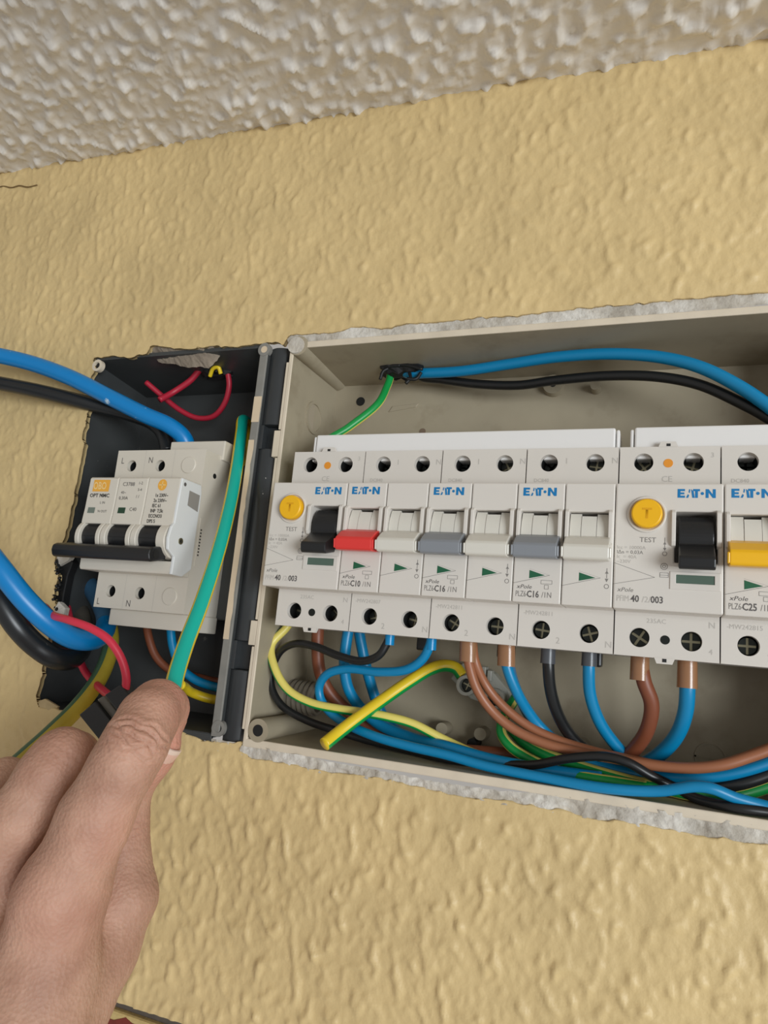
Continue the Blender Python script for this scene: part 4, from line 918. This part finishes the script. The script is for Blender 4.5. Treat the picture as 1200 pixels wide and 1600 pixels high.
c0 = P(338, 580, 46); n = 20; mb = MB(); R0 = [12.5*(1+.18*math.sin(4*k+.6)) for k in range(n)]
up_ = [(c0[0]+R0[k]*math.cos(2*math.pi*k/n), 47+.55*R0[k]*math.sin(2*math.pi*k/n), c0[2]+3.2) for k in range(n)]
dn_ = [(c0[0]+.7*R0[k]*math.cos(2*math.pi*k/n), 47+.4*R0[k]*math.sin(2*math.pi*k/n), c0[2]-2.2+.9*math.sin(3*k)) for k in range(n)]
mb.add(up_+dn_, [(i, (i+1) % n, n+(i+1) % n, n+i) for i in range(n)]+[tuple(range(n)), tuple(range(n, 2*n))[::-1]], M_TAPE)
tag(mb.build('tape_wrap', bevel=.4), 'black tape lump where the dark red wires enter', 'tape')
wire('link_wire', [(228, 970, 50), (233, 998, 50), (244, 1026, 52), (265, 1046, 55), (300, 1056, 57), (345, 1066, 58), ('m', -33, 58, -66)], 2.1, M_BRN2, 'brown wire crossing the shadowed bottom of the dark box', 'wires under the three-module switch')
wire('link_wire', [(266, 975, 46), (270, 1010, 47), (282, 1042, 49), (305, 1062, 51), (335, 1073, 53), (352, 1076, 54), ('m', -33, 55, -69)], 2.2, M_BLUE, 'blue wire crossing the shadowed bottom of the dark box', 'wires under the three-module switch')
wire('link_wire', [(282, 1070, 30), (288, 1073, 36), (300, 1082, 44), (325, 1091, 50), (352, 1095, 54), ('m', -33, 55, -74)], 2.3, [M_YEL, M_GRND], 'green and yellow wire with a stubby yellow end beside the fingertip', 'wires under the three-module switch', stripe=two(70, 180), anchor=.2)
# the wire held by the hand
wire('held_earth_wire', [(386, 735, 63), (392, 715, 62), (393, 690, 58), (390, 668, 52), (380, 657, 44), (377, 676, 37), (370, 730, 24), (358, 795, 8), (340, 865, -8), (314, 945, -24), (291, 1005, -36), (275, 1055, -46), (268, 1088, -52), (262, 1112, -56), (256, 1140, -58)], 3.05, [M_TURQ, M_YEL], 'long turquoise and yellow wire pinched between finger and thumb', stripe=lambda a, f: 1 if 40 < a < 288 else 0, n=40, anchor=.7)

# black connector on the red wires
cn = empty('wire_connector', P(160, 1120, -6), 'black two-part wire connector on the red wires beside the fingers', 'connector')
def slab(name, pxs, Y, th, m, parent):
    pts = [P(x, y, Y) for x, y in pxs]; mb = MB(); n = len(pts)
    mb.add(pts+[p+np.array([0, th, 0]) for p in pts], [(i, (i+1) % n, n+(i+1) % n, n+i) for i in range(n)]+[tuple(range(n)), tuple(range(n, 2*n))[::-1]], m)
    return mb.build(name, parent, bevel=.5)
slab('socket', [(163, 1086), (188, 1069), (232, 1122), (207, 1140)], -10, 7, M_BLACK, cn)
slab('socket', [(123, 1117), (148, 1096), (197, 1156), (172, 1178)], -8, 7, M_BLACK, cn)
slab('clear_bridge', [(151, 1093), (161, 1087), (207, 1141), (196, 1152)], -6, 5, M_SMOKE, cn)

# torn black foam at the left edge of the dark box
fm = empty('torn_tape', P(95, 900, 26), 'frayed black tape hanging at the broken edge of the dark box', 'tape')
r = np.random.default_rng(5)
for k in range(26):
    y0 = 870+k*3.8; x0_ = 100-abs(k-4)*.5+r.normal(0, 2)
    pts = [P(x0_+6, y0-4, 32), P(x0_-2, y0+2+r.normal(0, 2), 27), P(x0_-9+r.normal(0, 4), y0+8+r.normal(0, 4), 24-abs(r.normal(0, 1.5)))]
    place('tape_shred', tube_mesh('tape_shred', pts, .35+.5*r.random(), [M_TAPE], n=6, per=5), fm)
mb = MB(); mb.prismy([tuple(P(x, y, 30)[[0, 2]]) for x, y in ((92, 872), (112, 866), (120, 880), (112, 900), (106, 930), (102, 960), (92, 962), (88, 930), (86, 895))], 27, 32, M_TAPE); mb.build('tape_sheet', fm, bevel=.5)

# milky terminal block
tb = empty('terminal_block', P(745, 1085, 68), 'milky plastic terminal block with two screw barrels behind the brown wires', 'terminal block')
slab('block', [(704, 1060), (722, 1036), (760, 1044), (772, 1052), (796, 1080), (796, 1096), (786, 1112), (760, 1100), (735, 1092)], 61, 8, M_CLEAR, tb)
for (px, py) in ((728, 1071), (772, 1092)):
    q = P(px, py, 56); mb = MB(); mb.ring((q[0], 56, q[2]), (0, 1, 0), 4.4, 3.0, 8, M_CLEAR); mb.cyl((q[0], 60.5, q[2]), (0, 1, 0), 3.0, 3.0, 1, M_SCREWD); autosmooth(mb.build('screw_barrel', tb), 40)
    screw(tb, q[0], 59.2, q[2], .4, .85)
for (px, py) in ((757, 1050), (766, 1056)):
    q = P(px, py, 60); mb = MB(); mb.box(q[0]-1, q[0]+1, 58, 64, q[2]-2.4, q[2]+2.4, M_CLEAR); mb.build('moulded_rib', tb, bevel=.4)

# ================================================================== the hand
def build_hand():
    PI_ = lambda a: np.array(P(*a))
    def chain(pts): return [(PI_(q[:3]), q[3]*.95) for q in pts]
    idx = chain([(96, 1400, -80, 12.5), (150, 1275, -78, 11.4), (192, 1196, -76, 10.2), (213, 1160, -74, 10.2), (232, 1122, -68, 9.6), (246, 1104, -60, 9.0), (258, 1108, -50, 8.2), (262, 1122, -44, 7.4)])
    mid = chain([(-30, 1390, -78, 12.5), (30, 1282, -76, 11.0), (76, 1212, -72, 10.2), (98, 1186, -68, 10.2), (112, 1186, -56, 9.6), (112, 1210, -42, 8.8), (100, 1240, -38, 8)])
    rng_ = chain([(-130, 1425, -70, 11.5), (-60, 1320, -68, 10.5), (-14, 1245, -64, 9.6), (10, 1226, -58, 9.4), (20, 1232, -46, 8.8), (16, 1258, -36, 8)])
    lit = chain([(-215, 1470, -62, 10.5), (-160, 1390, -60, 9.2), (-110, 1330, -56, 8.4), (-92, 1318, -50, 8.2), (-82, 1330, -42, 7.6), (-86, 1354, -36, 7)])
    thm = chain([(90, 1590, -72, 15), (150, 1480, -58, 13.5), (190, 1402, -52, 11.4), (186, 1335, -50, 10.0), (184, 1285, -50, 9.8), (198, 1222, -50, 9.0), (228, 1184, -50, 8.6), (248, 1163, -50, 7.8)])
    wr = [PI_((30, 1640, -86)), PI_((-60, 1660, -82))]
    pal = [([PI_((96, 1400, -78)), PI_((60, 1540, -80)), PI_((20, 1700, -88))], [12.5, 14.5, 17]),
           ([PI_((-30, 1395, -76)), PI_((-25, 1540, -80)), PI_((-30, 1700, -88))], [12.8, 15, 18]),
           ([PI_((-130, 1430, -68)), PI_((-110, 1560, -74)), PI_((-85, 1700, -84))], [12, 15, 18]),
           ([PI_((-212, 1475, -60)), PI_((-180, 1590, -66)), PI_((-130, 1710, -80))], [11, 14, 16]),
           ([PI_((-30, 1700, -88)), PI_((-90, 1900, -100)), PI_((-160, 2100, -115))], [24, 25, 28]),
           ([PI_((20, 1690, -86)), PI_((-40, 1880, -98)), PI_((-110, 2080, -112))], [18, 20, 24]),
           ([PI_((60, 1520, -72)), PI_((-60, 1540, -66)), PI_((-150, 1560, -62))], [15, 17, 14])]
    allp = [p for c in (idx, mid, rng_, lit, thm) for p, _ in c]+[p for a, _ in pal for p in a]
    lo = np.min(allp, 0)-32; hi = np.max(allp, 0)+32; h = 1.15
    xs = [np.arange(lo[k], hi[k], h) for k in range(3)]
    X, Y, Z = np.meshgrid(*[a.astype(np.float32) for a in xs], indexing='ij')
    def cap(a, b, ra, rb):
        # evaluate only around the segment
        e = b-a; L2 = float(e@e)
        t = np.clip(((X-a[0])*e[0]+(Y-a[1])*e[1]+(Z-a[2])*e[2])/L2, 0, 1)
        return np.sqrt((X-a[0]-t*e[0])**2+(Y-a[1]-t*e[1])**2+(Z-a[2]-t*e[2])**2)-(ra+(rb-ra)*t)
    def smin(a, b, k):
        hh = np.clip(.5+.5*(b-a)/k, 0, 1); return b+(a-b)*hh-k*hh*(1-hh)
    def digit(c, k=2.5):
        d = None
        for (a, ra), (b, rb) in zip(c[:-1], c[1:]):
            s_ = cap(a, b, ra, rb); d = s_ if d is None else smin(d, s_, k)
        return d
    palm = None
    for pts, rs in pal:
        for k in range(len(pts)-1):
            s_ = cap(pts[k], pts[k+1], rs[k], rs[k+1]); palm = s_ if palm is None else smin(palm, s_, 9)
    tot = palm
    ds = [digit(c) for c in (idx, mid, rng_, lit)]
    fing = ds[0]
    for d in ds[1:]: fing = smin(fing, d, 1.2)
    tot = smin(palm, fing, 7)
    tot = smin(tot, digit(thm, 4), 3.5)
    import openvdb
    g = openvdb.FloatGrid(); g.copyFromArray(np.ascontiguousarray(tot.astype(np.float32)))
    pts, quads = g.convertToQuads(0.0)
    V = np.array(pts)*h+lo
    me = bpy.data.meshes.new('person'); me.from_pydata((V*S).tolist(), [], [tuple(map(int, q)) for q in quads])
    bm = bmesh.new(); bm.from_mesh(me)
    bmesh.ops.recalc_face_normals(bm, faces=bm.faces)
    for _ in range(3): bmesh.ops.smooth_vert(bm, verts=bm.verts, factor=.5, use_axis_x=True, use_axis_y=True, use_axis_z=True)
    bmesh.ops.subdivide_edges(bm, edges=bm.edges, cuts=1, use_grid_fill=True, smooth=0.0)
    for _ in range(2): bmesh.ops.smooth_vert(bm, verts=bm.verts, factor=.5, use_axis_x=True, use_axis_y=True, use_axis_z=True)
    bm.to_mesh(me); bm.free()
    me.update()
    n = len(me.vertices); co = np.zeros(n*3); me.vertices.foreach_get('co', co); co = co.reshape(-1, 3)/S
    no = np.zeros(n*3); me.vertices.foreach_get('normal', no); no = no.reshape(-1, 3)
    disp = np.zeros(n); pink = np.zeros(n)
    def knuckle(c, a, b, offs, wob, half, seed, depth=.5, wid=.55):
        """skin folds across the back of a joint"""
        nonlocal disp
        ax = (b-a)/np.linalg.norm(b-a); cam_d = CAM-c; cam_d = cam_d-ax*(cam_d@ax); cam_d /= np.linalg.norm(cam_d)
        sd_ = np.cross(ax, cam_d); r_ = co-c; t = r_@ax; s_ = r_@sd_; dd = r_@cam_d
        front = np.clip((no@cam_d-.05)*2.2, 0, 1)*(dd > 0)*np.exp(-(np.hypot(s_, dd)/12.5)**8)*np.exp(-(t/13)**8)
        for o_, sg, amp_ in offs:
            ln = o_+sg*(s_/half)**2*2.2+wob*noise2(s_/4.5+o_*3, s_*0+seed, seed)
            disp -= depth*amp_*np.exp(-((t-ln)/wid)**2)*front*np.exp(-(s_/half)**4)
            disp += depth*.45*amp_*np.exp(-((t-ln-1.1)/.9)**2)*front*np.exp(-(s_/half)**4)
    knuckle(idx[3][0], idx[2][0], idx[4][0], [(-5.5, 1, .35), (-3.4, 1, .8), (-1.2, .6, 1.0), (1.4, -.4, .9), (3.6, -1, .55), (-7.5, 1, .25)], 1.9, 8.8, 41, 1.35, .5)
    knuckle(mid[3][0], mid[2][0], mid[3][0]+(mid[3][0]-mid[2][0]), [(-3, 1, .4), (0, 0, .4)], 1.0, 7, 43, .4)
    knuckle(thm[4][0], thm[3][0], thm[5][0], [(-3, 1, .8), (0, .3, 1), (3, -1, .8)], 1.0, 9, 44, .6)
    disp += 1.5*np.exp(-(np.linalg.norm(co-(idx[0][0]+np.array([2, -9, 3])), axis=1)/9)**2)
    disp += 1.2*np.exp(-(np.linalg.norm(co-(mid[0][0]+np.array([2, -9, 3])), axis=1)/9)**2)
    disp += .22*noise2(co[:, 0]/8+co[:, 1]/9, co[:, 2]/8, 51)+.07*noise2(co[:, 0]/1.6+co[:, 2]/5, co[:, 2]/1.1-co[:, 0]/3, 52)
    for c, rr_, a_ in ((idx[7][0], 16, 1), (idx[5][0], 14, .7), (idx[3][0], 9, .5), (idx[0][0], 14, .45), (thm[7][0], 14, .9), (thm[4][0], 10, .4), (mid[3][0], 10, .4), (idx[1][0]+np.array([9, 0, -4]), 13, .3)):
        pink = np.maximum(pink, a_*np.exp(-(np.linalg.norm(co-c, axis=1)/rr_)**2))
    co = co+no*disp[:, None]
    me.vertices.foreach_set('co', (co*S).ravel())
    at = me.attributes.new('pinkness', 'FLOAT', 'POINT'); at.data.foreach_set('value', pink)
    me.polygons.foreach_set('use_smooth', [True]*len(me.polygons)); me.update()
    m = bpy.data.materials.new('skin'); m.use_nodes = True; nt = m.node_tree; b = nt.nodes['Principled BSDF']
    b.inputs['Roughness'].default_value = .58; b.inputs['Specular IOR Level'].default_value = .35; b.inputs['Subsurface Weight'].default_value = .2
    b.inputs['Subsurface Radius'].default_value = (1, .4, .25); b.inputs['Subsurface Scale'].default_value = .0025
    tc = nt.nodes.new('ShaderNodeTexCoord'); n1 = nt.nodes.new('ShaderNodeTexNoise'); n1.inputs['Scale'].default_value = 70; n1.inputs['Detail'].default_value = 6
    nt.links.new(tc.outputs['Object'], n1.inputs['Vector'])
    rp = nt.nodes.new('ShaderNodeValToRGB'); rp.color_ramp.elements[0].position = .3; rp.color_ramp.elements[0].color = lin(164, 124, 104); rp.color_ramp.elements[1].position = .7; rp.color_ramp.elements[1].color = lin(194, 154, 132)
    nt.links.new(n1.outputs[0], rp.inputs[0])
    mx = nt.nodes.new('ShaderNodeMix'); mx.data_type = 'RGBA'; mx.inputs[7].default_value = lin(204, 142, 124)
    an = nt.nodes.new('ShaderNodeAttribute'); an.attribute_name = 'pinkness'
    nt.links.new(an.outputs['Fac'], mx.inputs[0]); nt.links.new(rp.outputs[0], mx.inputs[6]); nt.links.new(mx.outputs[2], b.inputs['Base Color'])
    n2 = nt.nodes.new('ShaderNodeTexVoronoi'); n2.inputs['Scale'].default_value = 900; nt.links.new(tc.outputs['Object'], n2.inputs['Vector'])
    n3 = nt.nodes.new('ShaderNodeTexNoise'); n3.inputs['Scale'].default_value = 350; n3.inputs['Detail'].default_value = 4; nt.links.new(tc.outputs['Object'], n3.inputs['Vector'])
    ad = nt.nodes.new('ShaderNodeMath'); ad.operation = 'ADD'; nt.links.new(n2.outputs[0], ad.inputs[0]); nt.links.new(n3.outputs[0], ad.inputs[1])
    bp = nt.nodes.new('ShaderNodeBump'); bp.inputs['Strength'].default_value = .35; bp.inputs['Distance'].default_value = .0006
    nt.links.new(ad.outputs[0], bp.inputs['Height']); nt.links.new(bp.outputs[0], b.inputs['Normal'])
    me.materials.append(m)
    o = bpy.data.objects.new('person', me); link(o); tag(o, 'bare left hand reaching up from below, pinching the turquoise and yellow wire', 'hand')
    # thumb nail
    tip, pre = thm[7][0], thm[6][0]; ax = (tip-pre)/np.linalg.norm(tip-pre); side = np.cross(ax, CAM-tip); side /= np.linalg.norm(side)
    out = P(290, 1190, -62)-P(248, 1163, -50); out = out-ax*(out@ax); out /= np.linalg.norm(out); w_ = np.cross(ax, out)
    mb = MB(); nu, nv = 9, 9; vs = []
    for i in range(nu):
        for j in range(nv):
            u = -8.5+13.5*i/(nu-1); a = math.radians(-48+96*j/(nv-1)); rr_ = (8.15 if u < 0 else 8.15-.02*u*u)*.955
            k = 1-.25*max(0, (u-4)/3.5)**2; a *= k
            vs.append(tip+ax*u+out*(rr_*math.cos(a))+w_*(rr_*math.sin(a)))
    top = list(vs); vs = vs+[v-out*.5 for v in vs]
    N = nu*nv; fs = [(i*nv+j, i*nv+j+1, (i+1)*nv+j+1, (i+1)*nv+j) for i in range(nu-1) for j in range(nv-1)]
    fs += [tuple(N+k for k in f[::-1]) for f in fs]
    mb.add(vs, fs, M_NAIL)
    pale = mb.mi(mat('nail_edge', (222, 198, 182), .4))
    for k in range(2*(nu-1)*(nv-1)):
        if (k % ((nu-1)*(nv-1)))//(nv-1) >= nu-2: mb.m[k] = pale
    nl = mb.build('thumb_nail', None, smooth=True); nl.parent = o
    return o
build_hand()
